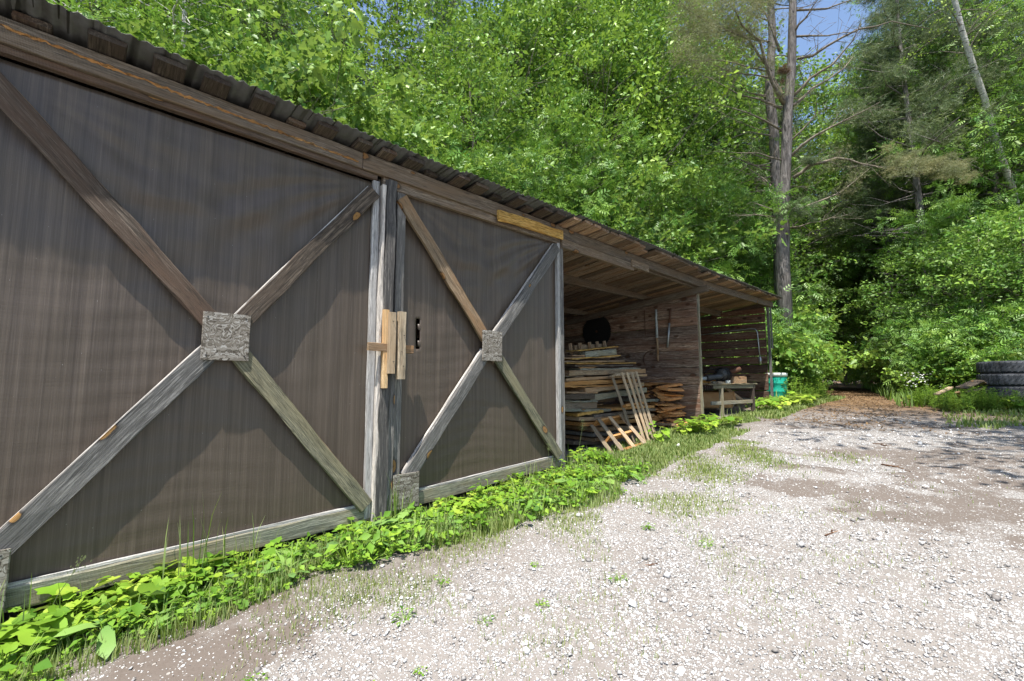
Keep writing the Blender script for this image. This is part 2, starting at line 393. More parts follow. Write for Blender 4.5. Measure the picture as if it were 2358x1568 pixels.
SPOIL = ((2.45,6.1,.6,.30),(2.15,5.2,.4,.2),(3.2,5.3,1.2,.65),(4.1,5.6,.8,.9),(4.0,4.9,.9,.45),(4.0,7.4,1.3,2.1),(2.9,7.6,.8,.5),(1.6,7.0,.5,.22),(.95,.3,.6,.7),(2.6,10.3,1.8,.5),(2.0,9.2,.7,.3))
def m_ground():
    n = N('gravel_and_soil'); o = n.n('TexCoord').outputs['Object']
    sx = n.n('SeparateXYZ'); n.L(o, sx.inputs[0]); x = sx.outputs[0]; y = sx.outputs[1]
    n1 = n.noise(o, .55, 5, .6); n2 = n.noise(o, 2.3, 6, .65); n3 = n.noise(o, 14, 4, .6); n4 = n.noise(o, 60, 3, .6)
    # crushed stone chips
    v1 = n.n('TexVoronoi', feature='F1'); v1.inputs['Scale'].default_value = 46; n.L(o, v1.inputs['Vector'])
    v2 = n.n('TexVoronoi', feature='F1'); v2.inputs['Scale'].default_value = 110; n.L(o, v2.inputs['Vector'])
    def chips(v, t0, t1):
        s = n.n('SeparateColor'); n.L(v.outputs['Color'], s.inputs[0])
        return s.outputs[0], s.outputs[1], v.outputs['Distance']
    a0, a1, ad = chips(v1, 0, 0); b0, b1, bd = chips(v2, 0, 0)
    stone = n.ramp(a1, [(0, (.30,.275,.25)), (.35, (.40,.39,.38)), (1, (.66,.655,.65))])
    stone2 = n.ramp(b1, [(0, (.26,.235,.21)), (.45, (.38,.37,.36)), (1, (.60,.595,.59))])
    dirt = n.ramp(n3, [(.3, (.085,.068,.057)), (.7, (.18,.160,.145))])
    dirt = n.mix(n.ramp(n4, [(.35, .0), (.7, .6)]), dirt, (.23,.21,.192))
    # where the stone lies thick: x beyond ~1.3 m from the shed, not under the trees
    dx = n.math('SUBTRACT', x, n.math('MULTIPLY', n.math('SUBTRACT', n1, .5), 2.2))
    lane = n.ramp(n.math('MULTIPLY_ADD', dx, .25, 0.0), [(.16, 0.0), (.27, .55), (.40, 1.0)])
    far = n.ramp(n.math('MULTIPLY_ADD', y, .05, n.math('MULTIPLY', n.math('SUBTRACT', n1, .5), .25)), [(.44, 1.0), (.60, 0.0)])
    rgt = n.ramp(n.math('MULTIPLY', n.math('ADD', x, n.math('MULTIPLY', n1, 1.5)), .1), [(.62, 1.0), (.8, .3)])
    patch = n.ramp(n2, [(.42, .15), (.58, 1.0)])
    dens = n.math('MULTIPLY', n.math('MULTIPLY', lane, far), rgt)
    dens = n.math('MULTIPLY', dens, n.math('MULTIPLY_ADD', patch, .75, .25))
    spoil = None
    for (cx_, cy_, rx, ry) in SPOIL:
        u = n.math('MULTIPLY', n.math('SUBTRACT', x, cx_), 1/rx); w = n.math('MULTIPLY', n.math('SUBTRACT', y, cy_), 1/ry)
        d = n.math('ADD', n.math('MULTIPLY', u, u), n.math('MULTIPLY', w, w))
        d = n.ramp(n.math('ADD', d, n.math('MULTIPLY', n.math('SUBTRACT', n2, .5), 6.0)), [(.2, 1.0), (1.5, 0.0)])
        spoil = d if spoil is None else n.math('MAXIMUM', spoil, d)
    dens = n.math('MULTIPLY', dens, n.math('MULTIPLY_ADD', spoil, -.80, 1.0))
    m1 = n.math('MULTIPLY', n.math('LESS_THAN', a0, n.math('MULTIPLY', dens, .62)), n.ramp(ad, [(.38, 1.0), (.5, 0.0)]))
    m2 = n.math('MULTIPLY', n.math('LESS_THAN', b0, n.math('MULTIPLY_ADD', dens, .84, .05)), n.ramp(bd, [(.40, 1.0), (.52, 0.0)]))
    dirt = n.mix(n.math('MULTIPLY', n.math('MULTIPLY', lane, far), n.math('MULTIPLY_ADD', n1, 1.0, .05)), dirt, (.265,.245,.228))
    floor_ = n.ramp(n2, [(.35, (.075,.050,.030)), (.55, (.17,.105,.055)), (.72, (.27,.17,.085))])
    forest = n.ramp(n.math('MULTIPLY_ADD', y, .05, n.math('MULTIPLY', n.math('SUBTRACT', n2, .5), .12)), [(.56, 0.0), (.72, 1.0)])
    base = n.mix(forest, dirt, floor_)
    base = n.mix(n.math('MULTIPLY', spoil, .75), base, (.105,.083,.068))
    inside = n.ramp(n.math('MULTIPLY', x, 1.0), [(-.0, 1.0), (.12, 0.0)])
    col = n.mix(m2, base, stone2); col = n.mix(m1, col, stone)
    h = n.math('ADD', n.math('MULTIPLY', m1, .7), n.math('MULTIPLY', m2, .35)); h = n.math('ADD', h, n.math('MULTIPLY', n3, .8)); h = n.math('ADD', h, n.math('MULTIPLY', n4, .3))
    n.bump(h, 1.0, .012)
    return n.fin(col, .92, .2)
M['ground'] = m_ground()
me = fastmesh('ground', V, loops, np.full(len(ii), 4), mat='ground')
me.polygons.foreach_set('use_smooth', [True]*len(me.polygons))
gob = bpy.data.objects.new('ground', me); COL.objects.link(gob); tag(gob, kind='structure')

# ---------------------------------------------------------------- the shed
def HZ(y): return float(np.interp(y, [-3, 9, 13.8], [3.53, 3.55, 3.70]))       # top of the eave beam
DEEP = -4.6; SL = .115                                                          # the roof falls to the back
def OV(y): return float(np.interp(y, [-3, 2.2, 5, 10, 14], [0, 0, .13, .13, .06]))         # the eave reaches further out over the open bays
def RZ(x, y): return HZ(y) + SL*x                                               # underside of the roof boards
Y0, Y1 = -2.7, 13.85
shed = thing('shed', 'long wooden pole shed with tarp covered doors, open bays and a tin roof', 'shed', (0, 0, .15))
# roof boards running front to back, their ends out past the eave
y = Y0+.05; k = 0
spec = [-.36,-.02,.26,.50,.76]
while y < Y1-.05:
    w = random.uniform(.13, .185); tip = random.choice([.215,.225,.20,.215,.22,.10,.19])+OV(y); op = y > 4.4
    if op: w = random.uniform(.16, .2)
    g = random.uniform(.22, .31) if not op else random.uniform(.205, .225)
    b = MB().board((DEEP, y, RZ(DEEP, y)+.019), (tip, y+random.uniform(-.015,.015), RZ(tip, y)+.019), w, .036, (0,0,1), wob=.0025, seg=8, ch=.008)
    o = b.build('roof_board', 'roofwood' if op else random.choice(['dark','redwood','dark']), shed); y += g
# corrugated tin in sheets
sheet = 1.42; y = Y0-.05
while y < Y1+.05:
    y2 = min(y+.9, Y1+.10); nn = int((y2-y)/.0190); xs = np.linspace(DEEP-.12, .255+OV(y+.4)+random.uniform(-.010,.015), 14)
    ys = np.linspace(y, y2+.03, nn+1); V = []
    lift = random.uniform(0, .007)
    for t in (0, -.0022):
        for i, xv in enumerate(xs):
            for yv in ys:
                z = RZ(xv, yv)+.052+lift+.0095*math.sin((yv-Y0)*2*math.pi/.076)+t
                if i == len(xs)-1: z -= .006*random.random()
                V.append((xv, yv, z))
    a = len(xs); b = nn+1; F = []
    for i in range(a-1):
        for j in range(nn):
            p = i*b+j; F.append((p, p+b, p+b+1, p+1)); q = p+a*b; F.append((q, q+1, q+b+1, q+b))
    for j in range(nn):
        p = (a-1)*b+j; q = p+a*b; F.append((p, q, q+1, p+1))
    MB().add(V, F).build('roof_sheet', 'tin', shed, smooth=True); y = y2
# eave beams, with their joints
def beam(name, a, b, w, t, mat, par=shed, face=(1,0,0), br=None, **k): return MB().board(a, b, w, t, face, br=br, **k).build(name, mat, par)
def hb(y0, y1, dz=0.0, x=.055, h=.15, t=.05, mat='beam', br=.5): return beam('eave_beam', (x, y0, HZ(y0)-.078-dz), (x, y1, HZ(y1)-.078-dz), h, t, mat, br=br)
hb(-2.7, 1.64, br=.55, mat='beam'); hb(1.645, 4.45, br=.6, x=.06); hb(4.455, 9.05, br=.3); hb(9.055, 13.9, br=.45)
beam('lintel_board', (.03, -2.7, 3.36), (.03, 1.8, 3.36), .045, .05, 'redwood', br=.7)
MB().board((.082, -.6, 3.475), (.082, 1.6, 3.43), .009, .006, (1,0,0), wob=.005, seg=90, br=.5).build('split_line', 'orange', shed)
beam('lintel_board', (.03, 1.86, 3.345), (.03, 4.42, 3.37), .11, .05, 'beam', br=.8)
beam('lintel_board', (.045, 4.46, 3.33), (.045, 6.3, 3.33), .12, .06, 'beam', br=.7)
beam('patch_board', (.10, 3.26, 3.385), (.10, 4.43, 3.42), .12, .028, 'yellow', br=.7, wob=.004)
beam('patch_board', (.075, 6.2, 3.38), (.075, 6.75, 3.38), .12, .05, 'beam', br=.9)
beam('eave_beam', (-.03, 4.45, HZ(6)-.09), (-.03, 9.1, HZ(9)-.09), .17, .05, 'beam', br=.4)
# beams inside the open bays
for bx_, h_ in ((-1.25, .17), (-2.9, .17)):
    beam('purlin_beam', (bx_, 4.5, RZ(bx_, 6)-.09), (bx_, 13.6, RZ(bx_, 13.6)-.09), h_, .075, 'beam', br=.5)
# roof end rafters
for yy_, br_ in ((8.93-.05, .35), (13.62, .3)):
    beam('rafter', (DEEP+.1, yy_, RZ(DEEP, yy_)-.17), (.24 if yy_ < 10 else .02, yy_, RZ(.2, yy_)-.235 if yy_ < 10 else RZ(0, yy_)-.08), .13, .05, 'beam', face=(0,1,0), br=br_)
# posts
def post(y, x=0.0, w=.12, t=.10, z0=None, z1=None, mat='grey', br=.5, name='post', par=shed, **k):
    z0 = G(x, y)-.12 if z0 is None else z0; z1 = HZ(y)-.155 if z1 is None else z1
    return MB().board((x, y, z0), (x, y, z1), w, t, (1,0,0), br=br, **k).build(name, mat, par)
post(-2.66); post(-.60, x=-.06); post(1.93, x=-.07, w=.17, t=.12); post(4.48, x=-.015, w=.085, t=.10, mat='grey', br=.55)
post(9.0, x=-.03, w=.055, t=.06, mat='greenish', br=.8, wob=.006); post(13.66, x=.0, w=.06, t=.06, br=.4, z1=HZ(13.6)-.15)
beam('corner_board', (.05, 13.74, 2.35), (.05, 13.74, 3.62), .10, .02, 'grey', br=.25)
for yy_ in (5.8, 8.95, 13.5): 
    post(yy_, x=DEEP+.15, z1=RZ(DEEP, yy_)-.02)
# board walls across the shed: partition, end wall, back wall
def plank_wall(name, yv, x0, x1, z0, mat, gap, label=None, axis='x', hs=(.16,.19), ztop=None, par=shed):
    b = MB(); z = z0; i = 0
    while True:
        h = random.uniform(*hs); g = random.uniform(*gap)
        zt = ztop if ztop else 9
        if z > zt-.05: break
        h = min(h, zt-z)
        br = random.uniform(.12, .95); bow = random.uniform(-.004, .004)
        if axis == 'x':
            cut = [x0, x1] if random.random() < .7 else [x0, random.uniform(x0+1.2, x1-1.2), x1]
            for a, c in zip(cut[:-1], cut[1:]):
                # the roof falls to the back: clip planks at the back by height
                xa = a
                lim = (z+h+.02-HZ(yv))/SL + .0
                if lim > xa: xa = max(xa, lim)
                if xa > c-.2: continue
                b.board((xa, yv+random.uniform(-.004,.004), z+h/2), (c-.002, yv+random.uniform(-.004,.004), z+h/2+random.uniform(-.004,.004)), h, .028, (0,1,0), br=br, wob=.003, ch=.009)
        else:
            b.board((x0, yv, z+h/2), (x0, x1, z+h/2), h, .025, (1,0,0), br=br, wob=.003)
        z += h+g; i += 1
    return b.build(name, mat, par)
plank_wall('partition_wall', 8.95, DEEP+.1, -.03, .66, 'wall', (.000,.006), ztop=3.34)
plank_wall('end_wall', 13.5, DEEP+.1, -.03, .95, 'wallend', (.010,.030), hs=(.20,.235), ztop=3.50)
MB().box((DEEP, 13.44, .78), (0, 13.60, .955)).build('foundation_sill', 'greenish', shed)
plank_wall('back_wall', 4.5, DEEP, 13.5, .6, 'wall', (.004,.02), axis='y', ztop=2.9)
plank_wall('back_wall', -2.7, DEEP+.002, 4.5, .1, 'wall', (.004,.02), axis='y', ztop=2.9)
plank_wall('side_wall', -2.68, DEEP+.1, -.03, .05, 'dark', (.004,.02), ztop=3.3)
plank_wall('inner_wall', 4.52, DEEP+.1, -.06, .45, 'wall', (.004,.02), ztop=3.3)

# doors: frame, tarp skin, X braces, OSB gussets
def line(a, b, t): return tuple(a[i]+(b[i]-a[i])*t for i in range(2))
def door(y0, y1, zs0, zs1, ztop, cy, cz, mats, corner, label=None, bright=.5):
    d = bpy.data.objects.new('door', None); COL.objects.link(d); d.parent = shed; d.location = Vector((0, (y0+y1)/2, zs0)) - Vector(shed.location); d.empty_display_size = .2
    # tarp
    ny_, nz_ = 110, 110; V = []; F = []
    for j in range(nz_+1):
        for i in range(ny_+1):
            u = i/ny_; v = j/nz_; yv = y0+.02+(y1-y0-.04)*u; z = (zs0+(zs1-zs0)*u)*(1-v)+ztop*v
            x = 0.0
            # slack hanging from the top corners
            for c in (0, 1):
                uu = abs(u-c); r = math.hypot(uu*1.0, (1-v)*1.2)+1e-3; ang = math.atan2((1-v)*1.25, uu+1e-3)
                x += (.006+.010*c)*math.sin(ang*30+2*math.sin(r*7))*math.exp(-((ang-.42)/.30)**2)*min(1, r*5)*math.exp(-r*1.5)
            s = 4*u*(1-u); x += .012*math.sin((v+.17*s)*46+1.2*math.sin(u*5))*math.exp(-((v-.93+.12*s)/.06)**2)
            x += .0015*math.sin(v*75+3*math.sin(u*9+v*3))*math.exp(-((v-.42)/.18)**2)*math.exp(-((u-.55)/.3)**2)
            x += .0012*math.sin(v*150+5*u+2*math.sin(u*11))*math.exp(-((u-.35)/.3)**2) + .0022*math.sin(u*60+math.sin(v*8))
            x += -.018*math.sin(math.pi*u)*math.sin(math.pi*v)
            V.append((x+.002, yv, z))
    for j in range(nz_):
        for i in range(ny_):
            a = j*(ny_+1)+i
            u = (i+.5)/ny_; v = (j+.5)/nz_; yc = y0+(y1-y0)*u; zc = zs0+(ztop-zs0)*v
            if corner and 2.262 < yc < 2.30+.012*math.sin(zc*40) and 1.79 < zc < 2.09 and random.random() < .93: continue
            F.append((a, a+1, a+ny_+2, a+ny_+1))
    cl = MB().add(V, F).build('tarp_skin', 'cloth', d, smooth=True, origin=(0, y0, zs0))
    m = cl.modifiers.new('thick', 'SOLIDIFY'); m.thickness = .0015
    def pb(name, a, b, w, t, mat, x, br=None, **k):
        return MB().board((x, a[0], a[1]), (x, b[0], b[1]), w, t, (1,0,0), br=br, **k).build(name, mat, d)
    # braces: a strip under, a plank over it
    ends = [((y0+.03, ztop-.12), mats[0]), ((y1-.05, ztop-.10), mats[1]), ((y0+.20, zs0+.24) if not corner else (y0+.16, zs0+.26), mats[2]), ((y1-.04, zs1+.10), mats[3])]
    for (e, mt) in ends:
        c = (cy, cz); br = random.uniform(.3, .7)
        st = line(c, e, .06)
        L = math.hypot(e[0]-cy, e[1]-cz); nrm = (-(e[1]-cz)/L, (e[0]-cy)/L)
        s = -1 if e[0] < cy else 1
        if e[1] < cz: s = -s
        off = (nrm[0]*.018*(1 if nrm[1]>0 else -1), nrm[1]*.018*(1 if nrm[1]>0 else -1))
        a1 = (st[0]+off[0], st[1]+off[1]); b1 = (e[0]+off[0], e[1]+off[1])
        pb('brace_strip', a1, b1, .10, .030, 'sunlit_edge' if (e[0] < cy) == (e[1] < cz) else 'tan', .019, br=.8 if (e[0] < cy) == (e[1] < cz) else .5)  # lower-left and upper-right strips carry the painted sun highlight
        pb('brace', st, e, .125, .034, mt, .0525, br=br, wob=.004)
    for k, v2 in enumerate([(cy, cz, .29, .335)] + ([(y0+.13, (zs0+.15), .27, .31) if corner else (y0+.16, zs0+.17, .30, .31)])):
        a, b2, w, h = v2
        for sy_ in (-.4, .4):
            for sz_ in (-.4, .4): MB().tube([(.087, a+w*sy_, b2+h*sz_), (.0905, a+w*sy_, b2+h*sz_)], .005, 8).build('screw', 'nail', d)
        g = MB().board((.0815, a, b2-h/2), (.0815, a+.003, b2+h/2), w, .012, (1,0,0), wob=.0012).build('gusset_plate', 'osb', d)
    # frame
    pb('frame_board', (y0, zs0+.035), (y1, zs1+.035), .125, .036, 'greenish', .022, br=.75, wob=.003)
    MB().board((.020, y0, zs0+.108), (.020, y1, zs1+.108), .022, .022, (1,0,0), br=.6).build('frame_board', 'sunlit_edge', d)
    return d, pb
d1, pb = door(-.56, 1.82, .27, .31, 3.32, .68, 1.80, ['redwood','dark','grey','mosswood'], False)
pb('frame_board', (1.80, .30), (1.80, 3.33), .06, .04, 'sunlit_edge', .025, br=.5)
pb('frame_board', (-.565, .27), (-.565, 3.33), .07, .04, 'grey', .025, br=.5)
d2, pb = door(2.02, 4.42, .33, .42, 3.36, 3.20, 1.87, ['tan','grey','grey','mosswood'], True)
pb('frame_board', (2.06, .34), (2.06, 3.34), .09, .04, 'grey', .025, br=.6)
pb('frame_board', (4.40, .45), (4.40, 3.34), .05, .05, 'sunlit_edge', .03, br=.5)
d3, pb = door(-2.6, -.66, .22, .27, 3.32, -1.58, 1.78, ['grey','dark','dark','grey'], False)
# centre post: weathered upright with a pale edge board, its sun-struck white put into the colour
MB().board((.075, 1.895, .26), (.075, 1.93, 3.36), .095, .055, (1,0,0), br=.85, wob=.006).build('centre_post', 'char', shed)
MB().board((.045, 1.845, .24), (.045, 1.86, 3.30), .03, .085, (1,0,0), br=.95, wob=.004).build('centre_post_edge', 'sunlit_edge', shed)
MB().board((.05, 1.985, .3), (.05, 1.995, 1.6), .06, .05, (1,0,0), br=.6).build('centre_post_edge', 'grey', shed)
# sliding wooden latch
MB().board((.125, 1.72, 1.785), (.125, 2.165, 1.775), .072, .035, (1,0,0), br=.45).build('latch_bar', 'tan', shed)
MB().board((.115, 1.875, 1.44), (.115, 1.875, 2.13), .055, .035, (1,0,0), br=.85).build('latch_cleat', 'fresh', shed) if False else None
for (yy_, za, zb, w, x, br, mt) in ((1.885, 1.42, 2.125, .05, .118, .8, 'fresh'), (1.925, 1.55, 2.10, .062, .162, .55, 'pallet'), (2.02, 1.50, 2.115, .075, .165, .6, 'pallet')):
    MB().board((x, yy_, za), (x, yy_, zb), w, .045, (1,0,0), br=br).build('latch_cleat', mt, shed)
b = MB()
for (yy_, zz_) in ((1.92,2.02),(1.93,1.66),(2.03,1.9),(2.03,1.62),(2.01,1.75)): b.tube([(.18, yy_, zz_), (.20, yy_+.005, zz_-.004)], .003, 6)
b.build('latch_nail', 'nail', shed)

# ---------------------------------------------------------------- things hung on the walls
def saw_blade():
    c = Vector((-2.49, 8.90, 2.67)); n = 64; V = []; F = []
    for yv in (0, .006):
        for i in range(n*2):
            a = math.pi*i/n; r = .395 if i % 2 else .425
            a2 = a+(.04 if i % 2 else 0); V.append((c.x+math.cos(a2)*r, c.y+yv, c.z+math.sin(a2)*r))
    m = n*2; F.append(tuple(range(m))); F.append(tuple(range(2*m-1, m-1, -1)))
    for i in range(m): j = (i+1) % m; F.append((i, i+m, j+m, j))
    root = thing('saw_blade', 'large round black toothed saw blade hanging on the plank partition', 'saw blade', tuple(c-Vector((0,0,.42))))
    MB().add(V, F).build('blade', 'black', root)
    MB().tube([c+Vector((0,-.012,0)), c+Vector((0,.0,0))], .03, 14).build('hub', 'rust', root)
saw_blade()
def hung(name, label, cat, pts, r, mat, n=10, jit=0):
    o = MB().tube(pts, r, n, jit=jit).build(name, mat, smooth=True); return tag(o, label, cat)
ch = MB()
for i in range(18):
    z = 3.02-i*.031; a = (i % 2)*math.pi/2
    p = [(-1.19+math.cos(t)*.010*math.cos(a), 8.905+math.cos(t)*.010*math.sin(a), z+math.sin(t)*.02) for t in np.linspace(0, 2*math.pi, 9)]
    ch.tube(p, .0035, 5, cap=False)
tag(ch.build('chain', 'rust'), 'thin rusty chain hanging left of the poles on the plank partition', 'chain')
pk = thing('digging_bar', 'flaking pale blue and brown wooden pole hanging on the plank partition', 'pole', (-.89, 8.87, 1.9))
MB().tube([(-.90,8.885,3.03),(-.90,8.88,2.9),(-.895,8.88,2.62),(-.89,8.875,2.4)], [.022,.024,.027,.026], 10, jit=.06).build('painted_shaft', 'pale', pk, smooth=True)
MB().tube([(-.89,8.875,2.4),(-.885,8.875,2.2),(-.88,8.87,2.02),(-.88,8.87,1.9)], [.026,.028,.026,.018], 10, jit=.1).build('wooden_handle', 'tan', pk, smooth=True)
pp = thing('steel_pipe', 'straight grey steel tube hanging on the plank partition nearest the front post', 'pipe', (-.66, 8.87, 2.18))
MB().tube([(-.57,8.89,3.02),(-.585,8.885,2.85),(-.60,8.88,2.7)], .021, 12).build('upper_tube', 'rust', pp, smooth=True)
MB().tube([(-.60,8.88,2.7),(-.63,8.88,2.42),(-.66,8.875,2.18)], .022, 12).build('lower_tube', 'steel', pp, smooth=True)
# sickle-like hook
hk = [(-1.05+.19*math.cos(t), 8.90, 1.93+.20*math.sin(t)) for t in np.linspace(1.3, 3.9, 14)]
hung('hook', 'curved rusty hook hanging low on the plank partition beside the pole', 'hook', hk, [.010]*13+[.004], 'rust', 8)
cp = thing('conduit_pipe', 'bent grey conduit pipe hanging on the gapped end wall', 'pipe', (-.2, 13.42, 1.93))
pts = [(-2.4,13.43,2.83),(-1.79,13.43,2.86),(-1.0,13.43,2.90),(-.38,13.42,2.93),(-.30,13.42,2.92),(-.25,13.42,2.87),(-.225,13.42,2.80),(-.21,13.42,2.5),(-.19,13.42,2.1)]
MB().tube(pts, .016, 10).build('tube', 'steel', cp, smooth=True)
MB().tube([(-.19,13.42,2.13),(-.185,13.42,1.92)], .032, 12).build('coupling', 'steel', cp, smooth=True)
MB().tube([(-.221,13.42,2.62),(-.214,13.42,2.55)], .021, 12).build('coupling', 'steel', cp, smooth=True)
def cA(x, y): return ((2100+x/5.2275)/1.6285, (1240+y/5.2275)/1.6285)
def cB(x, y): return ((2100+x/5.895)/1.6285, (1500+y/5.895)/1.6285)
def cT(x, y): return ((2580+x/3.732)/1.6285, (1180+y/3.732)/1.6285)
def c1(x, y): return ((2000+x/2.091)/1.6285, (1000+y/2.091)/1.6285)
# ---------------------------------------------------------------- lumber: one object a plank
SP = 'planks in the lumber stack'
def plank(crop, x0, yt, yb, x1, yt1, yb1, depth, mat, label, X=-.40, group=SP, br=None, name='plank', bow=0, cat='plank', ye=None):
    a = atx(*crop(x0, yt), X); b = atx(*crop(x0, yb), X); c = atx(*crop(x1, yt1), X); d = atx(*crop(x1, yb1), X)
    p = (a+b)/2; q = (c+d)/2; h = ((a-b).length+(c-d).length)/2
    p.x = q.x = X-depth/2
    if ye: q.y = ye
    o = MB().board(p, q, h, depth, (1,0,0), br=br, wob=.004, seg=10, bow=bow).build(name, mat)
    return tag(o, label, cat, group)
S = [ # crop, corner x, top, bottom, right x, top, bottom, depth, wood, label
 (cB, 300,925,985, 1500,930,990, .9,'dark','lowest dark plank of the lumber stack, behind the weeds'),
 (cB, 765,848,925, 1750,790,850, .75,'tan','second plank from the bottom of the lumber stack, with cut corner'),
 (cB, 735,735,815, 1850,660,730, .8,'grey','third plank from the bottom of the lumber stack'),
 (cB, 700,608,705, 2212,565,640, .85,'tan','thick plank with a blue-grey end, fourth from the bottom of the lumber stack'),
 (cB, 590,560,596, 1300,500,532, .5,'tan','thin spacer stick between thick planks low in the lumber stack'),
 (cB, 500,498,575, 2200,395,470, .85,'orange','brown edged plank fifth from the bottom of the lumber stack'),
 (cB, 430,393,470, 2085,305,365, .85,'tan','grey ended plank just under the yellow edged one in the lumber stack'),
 (cB, 390,285,368, 960,225,262, .9,'yellow','bright yellow edged plank with dark end at the left of the lumber stack'),
 (cB, 750,330,402, 2120,185,240, .7,'beam','long brown board rising to the right behind both pallets'),
 (cB, 1140,178,238, 2092,112,165, .7,'orange','orange sawn board above the long brown board, right half of stack'),
 (cB, 70,200,250, 1140,190,255, .6,'greenish','grey flat board lying over the yellow edged plank'),
 (cB, 60,60,190, 822,35,190, .5,'beam','short squared brown timber block standing on the grey board'),
 (cA, 1600,1345,1390, 2010,1345,1392, .5,'greenish','grey board end sticking out right of the tall pallet'),
 (cA, 60,1370,1392, 740,1385,1400, .55,'greenish','splintered pale thin board on top of the squared block'),
 (cA, 600,1270,1382, 1702,1112,1212, .20,'greenish','mossy grey-green square beam crossing the lumber stack'),
 (cA, 60,1245,1345, 690,1235,1340, .5,'dark','dark plank behind the left end of the mossy beam'),
 (cA, 140,1200,1222, 740,1200,1240, .6,'tan','thin brown board under the slant-ended tan plank'),
 (cA, 500,1120,1210, 1650,1015,1090, .5,'tan','tan live-edge plank with slanted end above the mossy beam'),
 (cA, 75,1085,1112, 1030,1062,1095, .55,'orange','short orange stick under the knotty plank'),
 (cA, 75,1010,1085, 1500,935,1010, .6,'orange','reddish knotty plank in the middle of the lumber stack'),
 (cA, 125,932,992, 1705,845,893, .6,'tan','straight tan board with one knot below the big top beam'),
 (cA, 60,885,905, 470,880,900, .5,'beam','thin dark spacer under the big top beam'),
 (cA, 185,775,888, 1680,752,822, .45,'tan','big squared tan beam with a grey end topping the solid stack'),
 (cA, 400,740,772, 1585,728,760, .35,'greenish','flat grey board lying on the big top beam'),
 (cA, 300,680,705, 1430,670,690, .4,'dark','dark warped board under the cardboard sheet'),
 (cA, 130,630,650, 1495,626,640, .3,'yellow','long thin yellow strip bowed over the cardboard'),
 (cA, 75,600,625, 1270,580,605, .35,'tan','thin tan board at the upper right of the stack'),
 (cA, 235,545,567, 1190,478,492, .3,'yellow','thin pale strip under the lichened beam, slanting up to the right'),
 (cA, 75,520,545, 1090,510,522, .3,'tan','thin brown board beneath the slanting pale strip'),
 (cA, 500,412,522, 1112,358,466, .16,'greenish','short lichened square beam near the top of the stack'),
 (cA, 240,482,505, 560,478,500, .2,'tan','short stick left of the lichened beam'),
 (cA, 355,385,405, 1140,300,320, .25,'yellow','topmost thin yellow board slanting up to the right'),
]
zt = {}
for i, s in enumerate(S):
    plank(*s, X=-.50-random.uniform(0, .04), br=random.uniform(.35, .75), bow=random.uniform(-.01, .01))
for i, (z, ya, yb) in enumerate([(.60,5.25,7.3),(.67,5.0,7.6),(.75,5.2,7.5),(.83,4.95,7.4),(.90,5.15,7.6),(1.0,5.0,7.2),(1.08,5.1,7.6),(1.17,4.9,7.4),(1.27,5.2,7.5),(1.36,5.0,7.3),(1.45,5.1,7.5),(1.55,5.0,7.6)]):
    o = MB().board((-1.55, ya, z), (-1.55, yb, z+random.uniform(-.02,.02)), .055, .75, (1,0,0), wob=.004).build('plank', random.choice(['dark','tan','beam']))
    tag(o, 'plank end in the shaded rear row of the lumber stack', 'plank', 'planks in the rear row of the lumber stack')
# curled cardboard sheet in the stack
V = []; F = []
for i in range(9):
    for j in range(4):
        u = i/8; a = atx(*cA(395+535*u, 0), -.52); z0 = atx(*cA(395+535*u, 745-105*u*u), -.52).z; z1 = atx(*cA(395+535*u, 600+20*u), -.52).z
        V.append((-.53-.10*math.sin(j/3*2.2), a.y, z0+(z1-z0)*j/3+.01*math.sin(i*1.3)))
for i in range(8):
    for j in range(3): a = i*4+j; F.append((a, a+1, a+5, a+4))
cb = MB().add(V, F).build('cardboard_sheet', 'card', smooth=True); m = cb.modifiers.new('t', 'SOLIDIFY'); m.thickness = .005
tag(cb, 'curled tan cardboard sheet stuffed between boards of the lumber stack', 'cardboard')
# upright comb of short blocks on top of the stack
cmb = thing('block_rack', 'small wooden frame of five upright blocks on top of the lumber stack', 'wooden frame', tuple(atx(*cA(500, 420), -.75)))
for (xa, ya, xb, yb_, w) in ((195,250,225,425,85),(385,240,410,400,85),(575,225,600,370,80),(720,212,745,345,78),(865,202,890,330,75)):
    t = atx(*cA(xa, ya), -.75); b2 = atx(*cA(xb, yb_+30), -.75); MB().board(b2, t, .075, .045, (1,.45,0), br=.45).build('block', 'tan', cmb)
MB().board(atx(*cA(280, 345), -.80), atx(*cA(840, 310), -.80), .10, .03, (1,0,0), br=.5).build('rail', 'tan', cmb)
# ---------------------------------------------------------------- pallets
def pallet(name, label, T, B, slats, back, strg, w, dep, mat, ext=0.0):
    T = [Vector(p) for p in T]; B = [Vector(p) for p in B]     # T, B: left and right corner of top and bottom edge
    root = thing(name, label, 'pallet', tuple((B[0]+B[1])/2))
    nrm = (T[1]-T[0]).cross(B[0]-T[0]).normalized()
    if nrm.x < 0: nrm = -nrm
    P = lambda u, v: (T[0]*(1-u)+T[1]*u)*(1-v) + (B[0]*(1-u)+B[1]*u)*v
    for u in slats: MB().board(P(u, 0), P(u, 1), w, .017, nrm, wob=.003).build('slat', mat, root)
    for u in back: MB().board(P(u, 0)-nrm*(dep+.018), P(u, 1)-nrm*(dep+.018), w, .017, nrm, wob=.003).build('slat', mat, root)
    for v in strg: MB().board(P(0-ext, v)-nrm*(dep/2+.009), P(1+ext, v)-nrm*(dep/2+.009), .038, dep-.002, nrm, wob=.003).build('stringer', 'orange' if v not in (0, 1, .02, .98) else mat, root)
    return root
tl = atx(*cA(1095, 830), -.36); tr = atx(*cA(1500, 805), -.36); bl = atx(*cB(1780, 975), .03); br_ = atx(*cB(2150, 890), .03)
